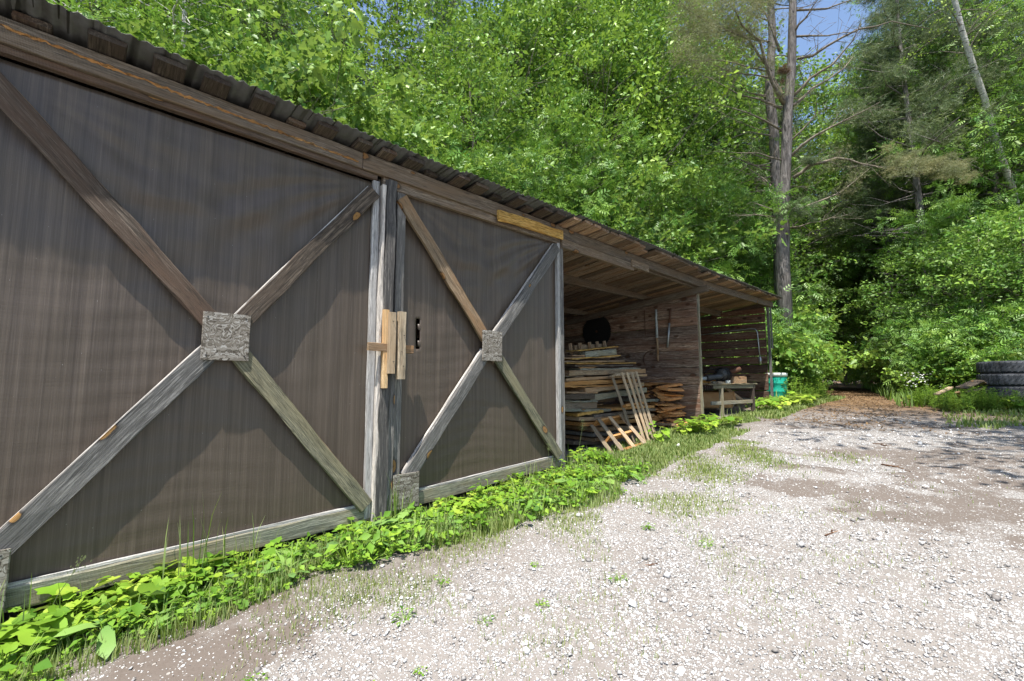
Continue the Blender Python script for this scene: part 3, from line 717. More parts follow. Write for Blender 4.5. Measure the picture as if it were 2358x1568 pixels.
pallet('pallet', 'tall pale pallet of long slats leaning on the lumber stack', (tl, tr), (bl, br_), (.27, .52, .74, .97), (.04, .80), (.02, .46, .98), .068, .085, 'pallet')
tl = atx(*cB(850, 420), -.38); tr = atx(*cB(1325, 315), -.36); bl = atx(*cB(1380, 1120), .10); br_ = atx(*cB(1870, 960), .10)
pallet('pallet', 'low grey three-slat pallet leaning half lit in front of the taller one', (tl, tr), (bl, br_), (0.0, .5, 1.0), (-.14, .30, .75), (.03, .55, .97), .085, .10, 'pallet', .08)
# ---------------------------------------------------------------- slab firewood
def slab_mesh(w, h, L):
    V = []; BC = []; n = 7; off = np.array([random.uniform(0, 50) for _ in range(3)]); m = 7
    for i in range(m):
        u = i/(m-1); sh = random.gauss(0, .005); kk = 1+random.gauss(0, .07)
        for j in range(n):
            a = math.pi*j/(n-1); V.append((math.cos(a)*w/2*kk+sh, u*L, math.sin(a)*h*kk+random.gauss(0, .002))); BC.append((u*L+off[0], math.cos(a)*w+off[1], math.sin(a)*h+off[2]))
    F = []
    for i in range(m-1):
        for j in range(n):
            a = i*n+j; b = i*n+(j+1) % n; F.append((a, a+n, b+n, b))
    F.append(tuple(range(n-1, -1, -1))); F.append(tuple((m-1)*n+j for j in range(n)))
    return V, F, BC
protos = []
for i in range(9):
    V, F, BC = slab_mesh(random.uniform(.14, .24), random.uniform(.034, .058), random.uniform(.55, .75))
    o = MB().add(V, F, BC, random.random()).build('slab', 'slab' if i % 5 else 'bark', origin=(0,0,0)); protos.append(o)
SG = 'slabs in the firewood heap by the partition'
cnt = 0; used = [0]*9
for L_ in range(18):
    z = .55+L_*.050; half = .62-.014*L_; x = -.66-half*.95
    while x < -.66+half*.72:
        i = random.randrange(9); o = protos[i]
        if used[i]: o = o.copy(); COL.objects.link(o)
        used[i] = 1
        o.location = (x, 8.12+random.uniform(-.14, .12)+.006*L_, z+random.uniform(-.012, .012)+.03*math.sin(x*5)); flip = math.pi if random.random() < .6 else 0
        o.rotation_euler = (random.uniform(-.06, .06), flip+random.uniform(-.35, .30), random.uniform(-.20, .28)); cnt += 1
        tag(o, 'rough bark-edged slab in the orange-brown firewood heap', 'firewood slab', SG)
        x += random.uniform(.10, .19)
for i in range(9):
    if not used[i]: bpy.data.objects.remove(protos[i])
lb = MB().board((-.95, 8.02, 1.47), (-.25, 8.35, 1.50), .16, .025, (0,0,1)).build('plank', 'bark'); tag(lb, 'bark strip lying across the top of the firewood heap', 'plank')
lb = MB().board((-.62, 7.85, .64), (-.12, 8.0, .64), .10, .04, (0,0,1)).build('plank', 'tan'); tag(lb, 'flat board on the ground in front of the firewood heap', 'plank')
# ---------------------------------------------------------------- work table and what is on and under it
A = Vector((-.08, 10.2, 0)); B_ = Vector((.24, 11.25, 0)); dv = (B_-A).normalized(); nv = Vector((-dv.y, dv.x, 0))
tb = thing('work_table', 'rough wooden work table on grey legs in the last open bay', 'table', (0, 10.7, .80))
ZT = 1.385
for (p, mt) in ((A, 'greenish'), (B_, 'dark'), (A+nv*.78, 'dark'), (B_+nv*.78, 'dark')):
    MB().board((p.x, p.y, G(0, p.y)-.06), (p.x, p.y, ZT-.03), .085, .05, tuple(dv), br=.8 if mt == 'greenish' else .4).build('leg', mt, tb)
for k in range(5):
    q = nv*(.02+k*.19); e0 = random.uniform(.05, .2); e1 = random.uniform(.05, .3)
    a = A+q-dv*(.35+e0); b = B_+q+dv*e1; a.z = ZT+random.uniform(-.003,.012); b.z = ZT+random.uniform(-.003,.015)
    MB().board(a, b, .17, .022, (0,0,1), br=random.uniform(.6, .95), wob=.006, bow=-.006).build('top_board', 'tan' if k else 'mosswood', tb)
a = A-dv*.3; b = B_+dv*.05; a.z = b.z = ZT-.055; MB().board(a-nv*.03, b-nv*.03, .075, .025, tuple(nv), br=.6, bow=.0).build('apron', 'mosswood', tb)
a = A-dv*.35; b = B_+dv*.02; a.z = .97; b.z = .98; MB().board(a, b, .08, .03, tuple(nv), br=.8).build('lower_rail', 'greenish', tb)
a = A+dv*.5+nv*.30; b = A+dv*.98+nv*.1; a.z = 1.33; b.z = .93; MB().board(a, b, .085, .03, tuple(nv), br=.6).build('brace', 'tan', tb)
a = A+dv*.55+nv*.32; b = A+dv*.15+nv*.4; a.z = 1.30; b.z = .95; MB().board(a, b, .06, .03, tuple(nv), br=.5).build('brace', 'grey', tb)
def hewn(name, label, c, sx, sy, sz, rz, mat, mk=None):
    b = MB().board((-sx/2, 0, sz/2), (sx/2, 0, sz/2), sy, sz, (0,0,1), wob=.008, seg=4, br=.6); o = b.build(name, mat, origin=(0,0,0)); o.location = c; o.rotation_euler = (0,0,rz)
    return tag(o, label, 'wood block')
def onT(px, py, dz=0.0, y=None):   # a point on the table top seen at this pixel
    r = ray(*cT(px, py)); t = (ZT+.02+dz-CAM.z)/r.z if abs(r.z) > 1e-4 else 10; p = CAM+r*t; return p
hewn('wood_block', 'pale squared log block at the right end of the work table', (.02, 11.02, ZT+.02), .30, .20, .15, R_(72), 'tan')
hewn('wood_block', 'darker log block behind the machine on the work table', (-.27, 10.78, ZT+.02), .2, .16, .12, R_(60), 'beam')
hewn('wood_block', 'flat board under the pale log block on the work table', (-.08, 11.10, ZT+.012), .42, .2, .02, R_(75), 'tan')
hewn('wood_block', 'splintered stick lying on the near end of the work table', (-.12, 10.42, ZT+.022), .34, .07, .04, R_(66), 'pallet')
hewn('wood_block', 'second splintered stick beside the first on the work table', (-.22, 10.30, ZT+.022), .30, .06, .045, R_(78), 'greenish')
hewn('stone', 'small pale stone on the near edge of the work table', (-.03, 10.50, ZT+.02), .09, .07, .065, R_(20), 'pale'); 
tr_ = thing('tray', 'shallow yellowish tray at the back of the work table', 'tray', (-.72, 10.75, ZT+.02))
for (a, b, w, t, f) in (((-.95,10.62,ZT+.025),(-.5,11.0,ZT+.025),.28,.01,(0,0,1)),((-.86,10.53,ZT+.07),(-.41,10.91,ZT+.07),.10,.012,(1,-1,0)),((-1.04,10.72,ZT+.07),(-.59,11.10,ZT+.07),.10,.012,(1,-1,0))):
    MB().board(a, b, w, t, f).build('tray_side', 'yellow', tr_)
# old hydraulic arm / differential lying on the table
mc = thing('axle_assembly', 'greasy old gear housing with a pale steel arm lying on the work table', 'machine part', (-.35, 10.5, ZT+.02))
a0 = Vector((-.62, 10.00, ZT+.10)); a1 = Vector((-.22, 10.50, ZT+.17)); a2 = Vector((-.02, 10.80, ZT+.28)); 
MB().tube([a0, a0.lerp(a1, .35), a0.lerp(a1, .55)], [.036,.036,.05], 14).build('arm', 'pale', mc, smooth=True)
MB().tube([a0.lerp(a1, .5), a0.lerp(a1, .6), a0.lerp(a1, .8), a1, a1.lerp(a2,.2)], [.075,.085,.06,.07,.05], 14, jit=.05).build('housing', 'grime', mc, smooth=True)
hs = MB(); V = []; F = []
for i in range(9):
    ph = math.pi*i/8
    for j in range(14):
        th = 2*math.pi*j/14; r = .15*math.sin(ph)**.7+.005; V.append((-.22+.9*r*math.cos(th)*(1.1), 10.72+.16*math.cos(ph)*-1, ZT+.22+r*math.sin(th)*.95))
for i in range(8):
    for j in range(14): a = i*14+j; b = i*14+(j+1) % 14; F.append((a, b, b+14, a+14))
hs.add(V, F)
hs.build('gear_case', 'grime', mc)
fl = MB()
for k in range(5):
    t = 10.60+k*.06; fl.tube([(-.22+.165*math.cos(q), t, ZT+.22+.165*math.sin(q)) for q in np.linspace(0, 2*math.pi, 15)], .008, 6, cap=False)
fl.build('cooling_fin', 'black', mc)
MB().tube([(-.10, 10.85, ZT+.28), (.0, 10.98, ZT+.33), (.06, 11.05, ZT+.36)], [.05,.055,.05], 12).build('shaft_end', 'rust', mc, smooth=True)
hp = [Vector((-.55+.35*t, 10.45+.3*t, ZT+.10+.26*math.sin(math.pi*min(1, t*1.0+.12))**.6)) for t in np.linspace(0, 1, 12)]
MB().tube(hp, .010, 8).build('hose', 'black', mc, smooth=True)
MB().tube([(-.25,10.62,ZT+.02),(-.12,10.78,ZT+.12)], [.03,.02], 8).build('stand', 'black', mc)
bx = thing('cardboard_box', 'sunlit brown cardboard box with crumpled side under the work table', 'box', (-.45, 10.65, .82))
def quad_panel(name, P, mat='card', par=bx, n=8, am=.008):
    V = []; F = []
    for i in range(n+1):
        for j in range(n+1):
            u = i/n; v = j/n; p = (Vector(P[0])*(1-u)+Vector(P[1])*u)*(1-v)+(Vector(P[3])*(1-u)+Vector(P[2])*u)*v
            nn = (Vector(P[1])-Vector(P[0])).cross(Vector(P[3])-Vector(P[0])).normalized(); p += nn*am*(math.sin(u*5+v*3)+.7*math.sin(v*9-u*4))*math.sin(math.pi*u)
            V.append(tuple(p))
    for i in range(n):
        for j in range(n): a = i*(n+1)+j; F.append((a, a+n+1, a+n+2, a+1))
    o = MB().add(V, F).build(name, mat, par, smooth=True); m = o.modifiers.new('t', 'SOLIDIFY'); m.thickness = .006; return o
F0 = (-.62, 10.13, .84); F1 = (-.04, 10.75, .84); K = Vector((-.45, .42, 0))
u3 = lambda p, dz: (p[0], p[1], p[2]+dz)
quad_panel('front_panel', (F0, F1, u3(F1, .35), u3(F0, .35)))
G1 = tuple(Vector(F1)+K); G0 = tuple(Vector(F0)+K)
quad_panel('side_panel', (F1, G1, u3(G1, .40), u3(F1, .352)), am=.02)
quad_panel('back_panel', (G1, G0, u3(G0, .37), u3(G1, .37)))
quad_panel('top_flap', (u3(F0, .355), u3(F1, .358), u3(G1, .40), u3(G0, .37)), am=.006)
quad_panel('torn_flap', (u3(F1, .10), tuple(Vector(F1)+Vector((.05, .14, .12))), tuple(Vector(F1)+Vector((.02, .06, .40))), u3(F1, .35)), am=.02)
b2 = MB().box((-.62, 10.5, .80), (-.28, 11.2, .838)).build('plank', 'beam'); tag(b2, 'flat board on the soil beneath the cardboard box', 'plank')
b2 = MB().box((-.22, 11.0, .86), (-.02, 11.22, .99)).build('wood_block', 'mosswood'); tag(b2, 'grey block under the right end of the work table', 'wood block')
b2 = MB().box((-.75, 11.3, .90), (-.45, 11.9, 1.05)).build('wood_block', 'orange'); tag(b2, 'brown timber lying behind the work table by the end wall', 'wood block')
cg = MB()
for i in range(10):
    cg.tube([(-1.0+i*.05, 10.9, 1.16), (-1.0+i*.05, 10.9, 1.34)], .004, 5); 
for i in range(6): cg.tube([(-1.02, 10.9, 1.17+i*.033), (-.53, 10.9, 1.17+i*.033)], .004, 5)
tag(cg.build('wire_basket', 'steel'), 'grey wire basket on the box under the work table', 'basket')
lp = MB().board((-1.35, 12.3, 1.45), (-1.75, 12.9, 2.2), .11, .03, (1,-1,0), br=.6).build('plank', 'mosswood'); tag(lp, 'lone grey board propped diagonally behind the work table', 'plank')
# ---------------------------------------------------------------- plastic drum
dr = thing('plastic_drum', 'green plastic drum with a white rim behind the shed corner', 'drum', (-.33, 15.42, .84))
def lathe(prof, c, n=40):
    V = []; F = []
    for (r, z) in prof:
        for j in range(n): a = 2*math.pi*j/n; V.append((c[0]+r*math.cos(a), c[1]+r*math.sin(a), c[2]+z))
    for i in range(len(prof)-1):
        for j in range(n): a = i*n+j; b = i*n+(j+1) % n; F.append((a, b, b+n, a+n))
    return MB().add(V, F)
DC = (-.33, 15.42, .84)
lathe([(.01,.0),(.25,.0),(.28,.03),(.285,.12),(.288,.27),(.296,.285),(.288,.30),(.286,.52),(.294,.535),(.286,.55),(.283,.70),(.275,.745)], DC).build('body', 'drum', dr, smooth=True)
lathe([(.276,.74),(.298,.745),(.302,.80),(.298,.85),(.272,.855),(.268,.84),(.262,.80),(.1,.80),(.01,.80)], DC).build('rim', 'drumtop', dr, smooth=True)
lathe([(.07,.80),(.072,.835),(.05,.84),(.01,.84)], (DC[0]+.1, DC[1], DC[2]), 20).build('bung', 'drumtop', dr, smooth=True)
# ---------------------------------------------------------------- stack of tyres
def tyre_mesh():
    n = 72; R1 = .525; hw = .14; V = []; F = []
    prof = [(.30,-.09),(.33,-.125),(.42,-.14),(.49,-.132),(.513,-.115),(R1,-.09),(R1,-.03),(R1,.03),(R1,.09),(.513,.115),(.49,.132),(.42,.14),(.33,.125),(.30,.09),(.285,0)]
    for j in range(n*2):
        a = math.pi*j/n
        for i, (r, z) in enumerate(prof):
            g = 0
            if 4 <= i <= 9: g = -.012 if (j+(0 if z < 0 else 1)+(i % 2)) % 4 == 0 else 0
            V.append(((r+g)*math.cos(a+.015*math.sin(z*60)), (r+g)*math.sin(a+.015*math.sin(z*60)), z*(1+0*g)))
    m = len(prof)
    for j in range(n*2):
        for i in range(m): a = j*m+i; b = j*m+(i+1) % m; c = ((j+1) % (n*2))*m; F.append((a, c+i, c+(i+1) % m, b))
    return V, F
tv, tf = tyre_mesh(); TC = (4.47, 15.18)
names = ['lowest worn black truck tyre of the stack, behind the weeds','second truck tyre up in the stack at the right edge','third truck tyre up in the stack, zigzag tread showing','topmost worn truck tyre of the stack at the right edge']
t0 = None
for i in range(4):
    if t0 is None: o = t0 = MB().add(tv, tf).build('truck_tyre', 'tyre', smooth=False, origin=(0,0,0))
    else: o = t0.copy(); COL.objects.link(o)
    o.location = (TC[0]+random.uniform(-.015,.015), TC[1]+random.uniform(-.015,.015), .93+i*.280); o.rotation_euler = (random.uniform(-.008,.008),0,i*1.3); tag(o, names[i], 'tyre', 'stacked truck tyres')
# debris boards by the tyres
def cD(x, y): return ((3300+x/3.485)/1.6285, (1200+y/3.485)/1.6285)
def dboard(p, q, w, mat, label, d=9.7, f=(-.3,-1,.9)):
    o = MB().board(at(*cD(*p), d), at(*cD(*q), d+.3), w, .03, f, br=.75).build('broken_board', mat); tag(o, label, 'board')
dboard((735,970),(925,880),.09,'pallet','narrow broken board leaning in the weeds left of the tyres', 9.4)
dboard((1060,890),(1290,790),.2,'dark','wide brown board leaning beside the truck tyres', 9.7)
dboard((1300,800),(1400,860),.12,'beam','short dark board against the left side of the tyres', 9.9)
dboard((1130,940),(1400,880),.06,'pallet','thin grey board under the wide brown one by the tyres', 9.8)
dboard((1010,940),(1050,1010),.08,'tan','stub of board sticking from weeds below the wide brown board', 9.5)
# ---------------------------------------------------------------- loose stone on the drive (countless: one object)
_oct = [(1,0,0),(-1,0,0),(0,1,0),(0,-1,0),(0,0,1),(0,0,-1)]; _of = [(0,2,4),(2,1,4),(1,3,4),(3,0,4),(2,0,5),(1,2,5),(3,1,5),(0,3,5)]
def gravel_density(x, y):
    lane = np.clip((x+.25*np.sin(y*1.7)+.2*np.sin(y*.6+x)-.85)/.9, .10, 1)
    far = np.clip((11.2-y)/3, 0, 1); p = .5+.5*np.sin(x*2.1+1.3*np.sin(y*1.3))*np.sin(y*1.9+x*.7); p = p*(.35+.65*(np.sin(x*5.3+2*np.sin(y*3.1))*np.sin(y*4.7-x*2) > -.35))
    sp = 1.0
    for (a, b, c, d) in SPOIL: sp = sp*np.clip(((x-a)/c)**2+((y-b)/d)**2-.2, .12, 1)
    return lane*far*(.55+.45*p)*sp
def cam_depth(x, y): return (x-CAM.x)*-.718 + y*.696
n = 420000
d_ = 1.2+9.0*rng.random(n)**1.0; u_ = rng.uniform(-1.25, 1.25, n)
x = CAM.x - .718*d_ + .696*u_*d_; y = .696*d_ + .718*u_*d_
keep = (x > .45) & (rng.random(n) < gravel_density(x, y)*np.clip(2.4/d_, .2, 1)) & (rng.random(n) < .55)
x = x[keep]; y = y[keep]; dd = cam_depth(x, y); k = len(x)
sz = np.exp(rng.normal(0, .45, k))*.0048*np.clip(.55+dd/5, .9, 2.0); sz = np.clip(sz, .003, .026)
big = rng.random(k) < .02; sz = np.where(big, sz*2.3, sz)
P = np.stack([x, y, Gn(x, y)+sz*.25], 1)
tvj = [np.array(_oct)*np.array([1, .75, .6])+rng.normal(size=(6, 3))*.16 for _ in range(6)]
acc = Acc(); part_ = rng.integers(0, 6, k)
for t in range(6):
    s = part_ == t; X = unit(s.sum()); X[:, 2] *= .3; Z = unit(s.sum(), 3.0)
    acc.add(tvj[t], _of, P[s], sz[s], X, Z, rng.random(s.sum()))
def m_stone():
    n_ = N('crushed_stone'); lv = n_.attr('lv').outputs['Fac']
    col = n_.ramp(lv, [(0, (.19,.175,.165)), (.3, (.34,.335,.33)), (.7, (.56,.555,.55)), (1, (.76,.76,.76))]); return n_.fin(col, .85, .25)
M['stone'] = m_stone()
me = acc.mesh('gravel', 'stone'); o = bpy.data.objects.new('gravel', me); COL.objects.link(o); tag(o, 'loose pale crushed stone scattered over the drive', 'gravel', kind='stuff')

def gpt(px, py):
    r_ = ray(px, py); t = .5
    while t < 60:
        p = CAM+r_*t
        if p.z < float(Gn(p.x, p.y)): return p
        t += .01
def rock(px, py, s, rz, label):
    p = gpt(px, py); V = np.array(_oct)*[1,.7,.28]+rng.normal(size=(6,3))*.12; o = MB()
    V2 = []; F2 = []
    for f in _of:
        a, b, c = [V[i] for i in f]; m1, m2, m3 = (a+b)/2*1.18, (b+c)/2*1.18, (c+a)/2*1.18; k_ = len(V2); V2 += [a, b, c, m1, m2, m3]; F2 += [(k_, k_+3, k_+5), (k_+3, k_+1, k_+4), (k_+5, k_+4, k_+2), (k_+3, k_+4, k_+5)]
    q = o.add(np.array(V2)*s, F2).build('rock', 'palestone', origin=(0,0,0)); q.location = p; q.rotation_euler = (0,0,rz); tag(q, label, 'rock')
q_ = N('pale_rock'); M['palestone'] = q_.fin(q_.ramp(q_.noise(q_.n('TexCoord').outputs['Object'], 30, 4), [(.3, (.40,.38,.36)), (.7, (.66,.65,.63))]), .9, .2)
rock(1441, 1322, .045, .4, 'largest pale rock lying in the sparse grass of the drive')
rock(1432, 1340, .05, 1.7, 'flat pale rock just below the largest rock in the drive')
rock(1640, 1275, .03, 1.0, 'small pale rock alone in the middle of the drive'); rock(2130, 1120, .035, .2, 'pale rock on the brown soil patch of the drive'); rock(1570, 1545, .035, 2.0, 'pale rock near the bottom centre of the drive')
rock(2230, 1420, .04, 2.6, 'pale rock at the lower right of the drive'); rock(1210, 1480, .03, .9, 'pale rock among grass at the bottom left of the drive')
def twig(a, b, r_, label):
    p, q = gpt(*a), gpt(*b); m = p.lerp(q, .45)+Vector((random.gauss(0,.02), random.gauss(0,.02), .012)); m2 = p.lerp(q, .75)+Vector((random.gauss(0,.015), random.gauss(0,.015), .01))
    o = MB().tube([p+Vector((0,0,.006)), m, m2, q+Vector((0,0,.005))], [r_, r_*.9, r_*.7, r_*.4], 6, jit=.1); o.tube([m, m+Vector((.05,.06,.02))], [r_*.5, r_*.2], 5); tag(o.build('twig', 'bark'), label, 'twig')
twig((2010,1023), (2042,1027), .012, 'short dark twig on the far gravel of the drive'); twig((2030,1070), (2098,1087), .009, 'long thin twig lying across the far drive')
twig((1485,1303), (1518,1300), .004, 'thin twig right of the largest rock'); twig((1900,1235), (1925,1222), .006, 'dark twig on the white gravel in mid drive')
# ---------------------------------------------------------------- grass
def edge_x(y): return np.interp(y, [-3, 0, .4, 1.1, 2, 3.9, 5.2, 7, 9, 11, 13], [.6,.56,.55,.44,.62,1.0,.72,.70,.5,.42,.6])
def blades(n, xs, ys, hs, lean=.35, w=.0035, dry=.1, name='grass', label=None, mat='grass', base=None):
    P = np.stack([xs, ys, (Gn(xs, ys) if base is None else base)-.005], 1); acc = Acc()
    tv = [(0,-1,0),(0,1,0),(.12,.85,.5),(.12,-.85,.5),(.38,0,1.0)]; tf = [(0,1,2,3),(3,2,4)]
    X = unit(n); X[:, 2] = 0; Z = np.tile([0,0,1.], (n, 1))
    S = np.stack([hs*lean*2*rng.uniform(.4, 1.6, n), np.full(n, w)*np.clip(cam_depth(xs, ys)/3, .8, 2.5), hs], 1)
    acc.add(tv, tf, P, S, X, Z, np.clip(rng.beta(2, 2, n)+np.where(rng.random(n) < dry, .5, 0), 0, 1))
    o = bpy.data.objects.new(name, acc.mesh(name, mat)); COL.objects.link(o); return tag(o, label, 'grass', kind='stuff')
n = 52000; y = rng.uniform(-1.2, 12.8, n)**1.0; e = edge_x(y); x = .06+rng.random(n)**.8*(e+.12+.2*np.sin(y*3.1)*np.sin(y*1.1))
kp = (x > .10) | (rng.random(n) < .3); x = x[kp]; y = y[kp]
clump = .5+.5*np.sin(x*7+2*np.sin(y*3))*np.sin(y*5.3); kp = rng.random(len(x)) < .35+.65*clump; x = x[kp]; y = y[kp]
hs = rng.uniform(.03, .12, len(x))*np.where(y > 4.6, .5, 1)*(.6+.8*clump[kp])*(1+.5*(rng.random(len(x)) < .06)); hs = np.where(y > 3.0, hs*1.0, hs)
blades(len(x), x, y, hs, label='short green grass along the foot of the shed')
n = 90000; y = rng.uniform(-.5, 7.5, n); x = edge_x(y)+np.abs(rng.normal(0, .95, n)); m_ = np.sin(x*3.9+1.5*np.sin(y*2.1))*np.sin(y*2.9+x)-.12*(x-1) 
kp = m_ > rng.uniform(-.35, 1.25, n); x = x[kp]; y = y[kp]; blades(len(x), x, y, rng.uniform(.012, .05, len(x)), w=.0024, dry=.35, name='sparse_grass', label='sparse short grass growing through the gravel')
n = 9000; y = rng.uniform(5.0, 8.6, n); x = rng.uniform(-.3, 1.0, n); blades(n, x, y, rng.uniform(.02, .08, n), label='longer grass round the pallets', name='grass')
n = 14000; y = rng.uniform(10.4, 18, n); x = np.where(rng.random(n) < .35, rng.uniform(.3, 1.0, n), rng.uniform(3.4, 7, n)-(y-12)*.05); kp = (x < 1.2) | ((y > 10.7+.4*np.sin(x*3)+.3*np.sin(x*7.7)) & (rng.random(n) < np.clip((x-3.0)/1.3, 0, 1))); x = x[kp]; y = y[kp]
blades(len(x), x, y, rng.uniform(.03, .11, len(x)), w=.005, label='rough grass along the forest edge', name='forest_edge_grass')
n = 16000; y = rng.uniform(14, 40, n); x = rng.uniform(-12, 10, n); pc = np.interp(y, [12, 18, 37, 45], [1.9, 1.0, -1.9, -3.5]); kp = np.abs(x-pc) > 1.0; x = x[kp]; y = y[kp]
blades(len(x), x, y, rng.uniform(.15, .45, len(x)), w=.008, label='ground plants beside the forest track', name='forest_edge_grass', mat='weed')
# dead leaves and needles on the track
n = 9000; y = rng.uniform(9.5, 36, n); pc = np.interp(y, [9, 12, 18, 37, 45], [2.4, 1.9, 1.0, -1.9, -3.5]); x = pc+rng.normal(0, .8, n)
acc = Acc(); acc.add(T_LEAF[0], T_LEAF[1], np.stack([x, y, Gn(x, y)+.012], 1), rng.uniform(.03, .07, n), unit(n)*[1,1,.25], unit(n, 3), rng.random(n))
o = bpy.data.objects.new('leaf_litter', acc.mesh('leaf_litter', 'litter')); COL.objects.link(o); tag(o, 'brown leaf litter over the forest track', 'leaf litter', kind='stuff')

# ---------------------------------------------------------------- broad leaved weeds (coltsfoot-like) as plants
def colt_template():
    V = [(0.0,0,0)]; n = 18; F = []
    for i in range(n+1):
        a = -2.72+5.44*i/n; r = .5*(1+.13*math.cos(a*7))*(1 if i % 2 else .90); r *= 1+.12*math.cos(a)
        V.append((.12+r*math.cos(a), r*math.sin(a), .13*abs(math.sin(a))**2*r*2+.05*math.cos(5*a)*r - .10*max(0, math.cos(a))*r))
    for i in range(1, n+1): F.append((0, i, i+1))
    return V, F
T_COLT = colt_template()
def weed_mesh(name, nl, size, hgt, spread, tmpl, mat, seed, up=1.3):
    r = np.random.default_rng(seed); a = r.uniform(0, 6.28, nl); rad = spread*np.sqrt(r.random(nl)); h = hgt*r.uniform(.35, 1, nl)
    P = np.stack([rad*np.cos(a), rad*np.sin(a), h], 1); X = np.stack([np.cos(a), np.sin(a), r.normal(0, .25, nl)-.15], 1)
    Z = np.stack([np.cos(a)*.35+r.normal(0, .3, nl), np.sin(a)*.35+r.normal(0, .3, nl), np.full(nl, up)], 1)
    acc = Acc(); acc.add(tmpl[0], tmpl[1], P, size*np.exp(r.normal(0, .28, nl)), X, Z, r.beta(2, 2, nl))
    # stalks
    st = [(0,-.5,0),(0,.5,0),(1,.4,0),(1,-.4,0)]
    Q = P*[.15,.15,0]; D = P-Q; L = np.linalg.norm(D, axis=1); S = np.stack([L, np.full(nl, .007), np.full(nl, .007)], 1)
    acc.add(st, [(0,1,2,3)], Q, S, D, np.tile([.3,.2,1.], (nl, 1)), np.full(nl, .8)); 
    return acc.mesh(name, mat)
def inst(name, me, loc, s, rz, label, cat, group, tilt=0):
    o = bpy.data.objects.new(name, me); COL.objects.link(o); o.location = loc; o.scale = (s, s, s); o.rotation_euler = (random.uniform(-tilt, tilt), random.uniform(-tilt, tilt), rz); return tag(o, label, cat, group)
cm = [weed_mesh('broad_leaved_weed', 22, .092, .19, .16, T_COLT, 'colt', 100+i) for i in range(5)]
cs = [weed_mesh('small_weed', 30, .055, .17, .14, T_LEAF, 'weed', 200+i, up=.8) for i in range(4)]
cl = [weed_mesh('clover_patch', 46, .026, .06, .15, T_COLT, 'weed', 260+i, up=1.0) for i in range(3)]
CG = 'broad leaved weeds growing along the foot of the shed doors'
for i in range(104):
    y = random.uniform(-1.2, 4.3) if i > 14 else random.uniform(-.6, 1.0); x = .13+random.random()**1.3*(float(edge_x(y))-.24)
    if 1.75 < y < 2.3 and x < .35: continue
    s = random.uniform(.55, 1.1)*(.95 if y < .6 else .72 if y < 3 else .75)
    inst('broad_leaved_weed', random.choice(cm), (x, y, float(Gn(x, y))-.01), s, random.uniform(0, 6.28), 'low weed with broad yellow-green leaves in the strip below the tarp doors', 'weed', CG, .15)
for i in range(11):
    x, y = random.uniform(.0, .75), random.uniform(6.9, 9.0)
    inst('broad_leaved_weed', random.choice(cm), (x, y, float(Gn(x, y))), random.uniform(.85, 1.3), random.uniform(0, 6.28), 'broad leaved weed in the patch before the firewood and partition post', 'weed', 'broad leaved weeds before the firewood heap', .15)
for i in range(4):
    x, y = random.uniform(-.1, .2), random.uniform(4.7, 5.2)
    inst('broad_leaved_weed', random.choice(cm), (x, y, float(Gn(x, y))), random.uniform(.6, .9), random.uniform(0, 6.28), 'dark green weed at the left foot of the lumber stack', 'weed', 'weeds at the left foot of the lumber stack', .15)
for i in range(16):
    x, y = random.uniform(.1, .8), random.uniform(11.6, 14.8)
    inst('broad_leaved_weed', random.choice(cm), (x, y, float(Gn(x, y))), random.uniform(1.0, 1.6), random.uniform(0, 6.28), 'leafy weed in the clump at the far shed corner below the drum', 'weed', 'leafy weeds at the far shed corner', .2)
for i in range(105):
    y = random.uniform(-1.0, 5.2); x = random.uniform(.15, float(edge_x(y))+.12)
    inst('small_weed', random.choice(cs), (x, y, float(Gn(x, y))), random.uniform(.6, 1.2), random.uniform(0, 6.28), 'small narrow leaved weed among the low plants in front of the doors', 'weed', 'small weeds in front of the doors', .2)
for i in range(120):
    y = random.uniform(-.9, 5.0); x = float(edge_x(y))+random.uniform(-.35, .14)
    inst('clover_patch', random.choice(cl), (x, y, float(Gn(x, y))), random.uniform(.6, 1.2), random.uniform(0, 6.28), 'tiny round leaved plant at the border of weeds and gravel', 'weed', 'tiny round leaved plants at the gravel border', .1)
for i in range(16):
    y = random.uniform(.2, 4.5); x = random.uniform(.8, 2.3)
    inst('small_weed', random.choice(cs), (x, y, float(Gn(x, y))-.01), random.uniform(.2, .42), random.uniform(0, 6.28), 'lone little weed sprouting out of the gravel drive', 'weed', 'lone weeds in the gravel', .2)
ds = [weed_mesh('dandelion_plant', 12, .16, .10, .03, ([(0,-.05,0),(0,.05,0),(.4,.13,.10),(.4,-.13,.10),(.8,.15,.05),(.8,-.15,.05),(1,0,-.02)], [(0,1,2,3),(3,2,4,5),(5,4,6)]), 'ash', 400+i, up=1.5) for i in range(3)]
for i in range(46):
    y = random.uniform(-.9, 5.6); x = float(edge_x(y))+random.uniform(-.42, .10)
    inst('dandelion_plant', random.choice(ds), (x, y, float(Gn(x, y))-.01), random.uniform(.5, 1.1), random.uniform(0, 6.28), 'darker green rosette of long leaves in the weed strip by the doors', 'weed', 'long leaved rosettes in the weed strip', .2)
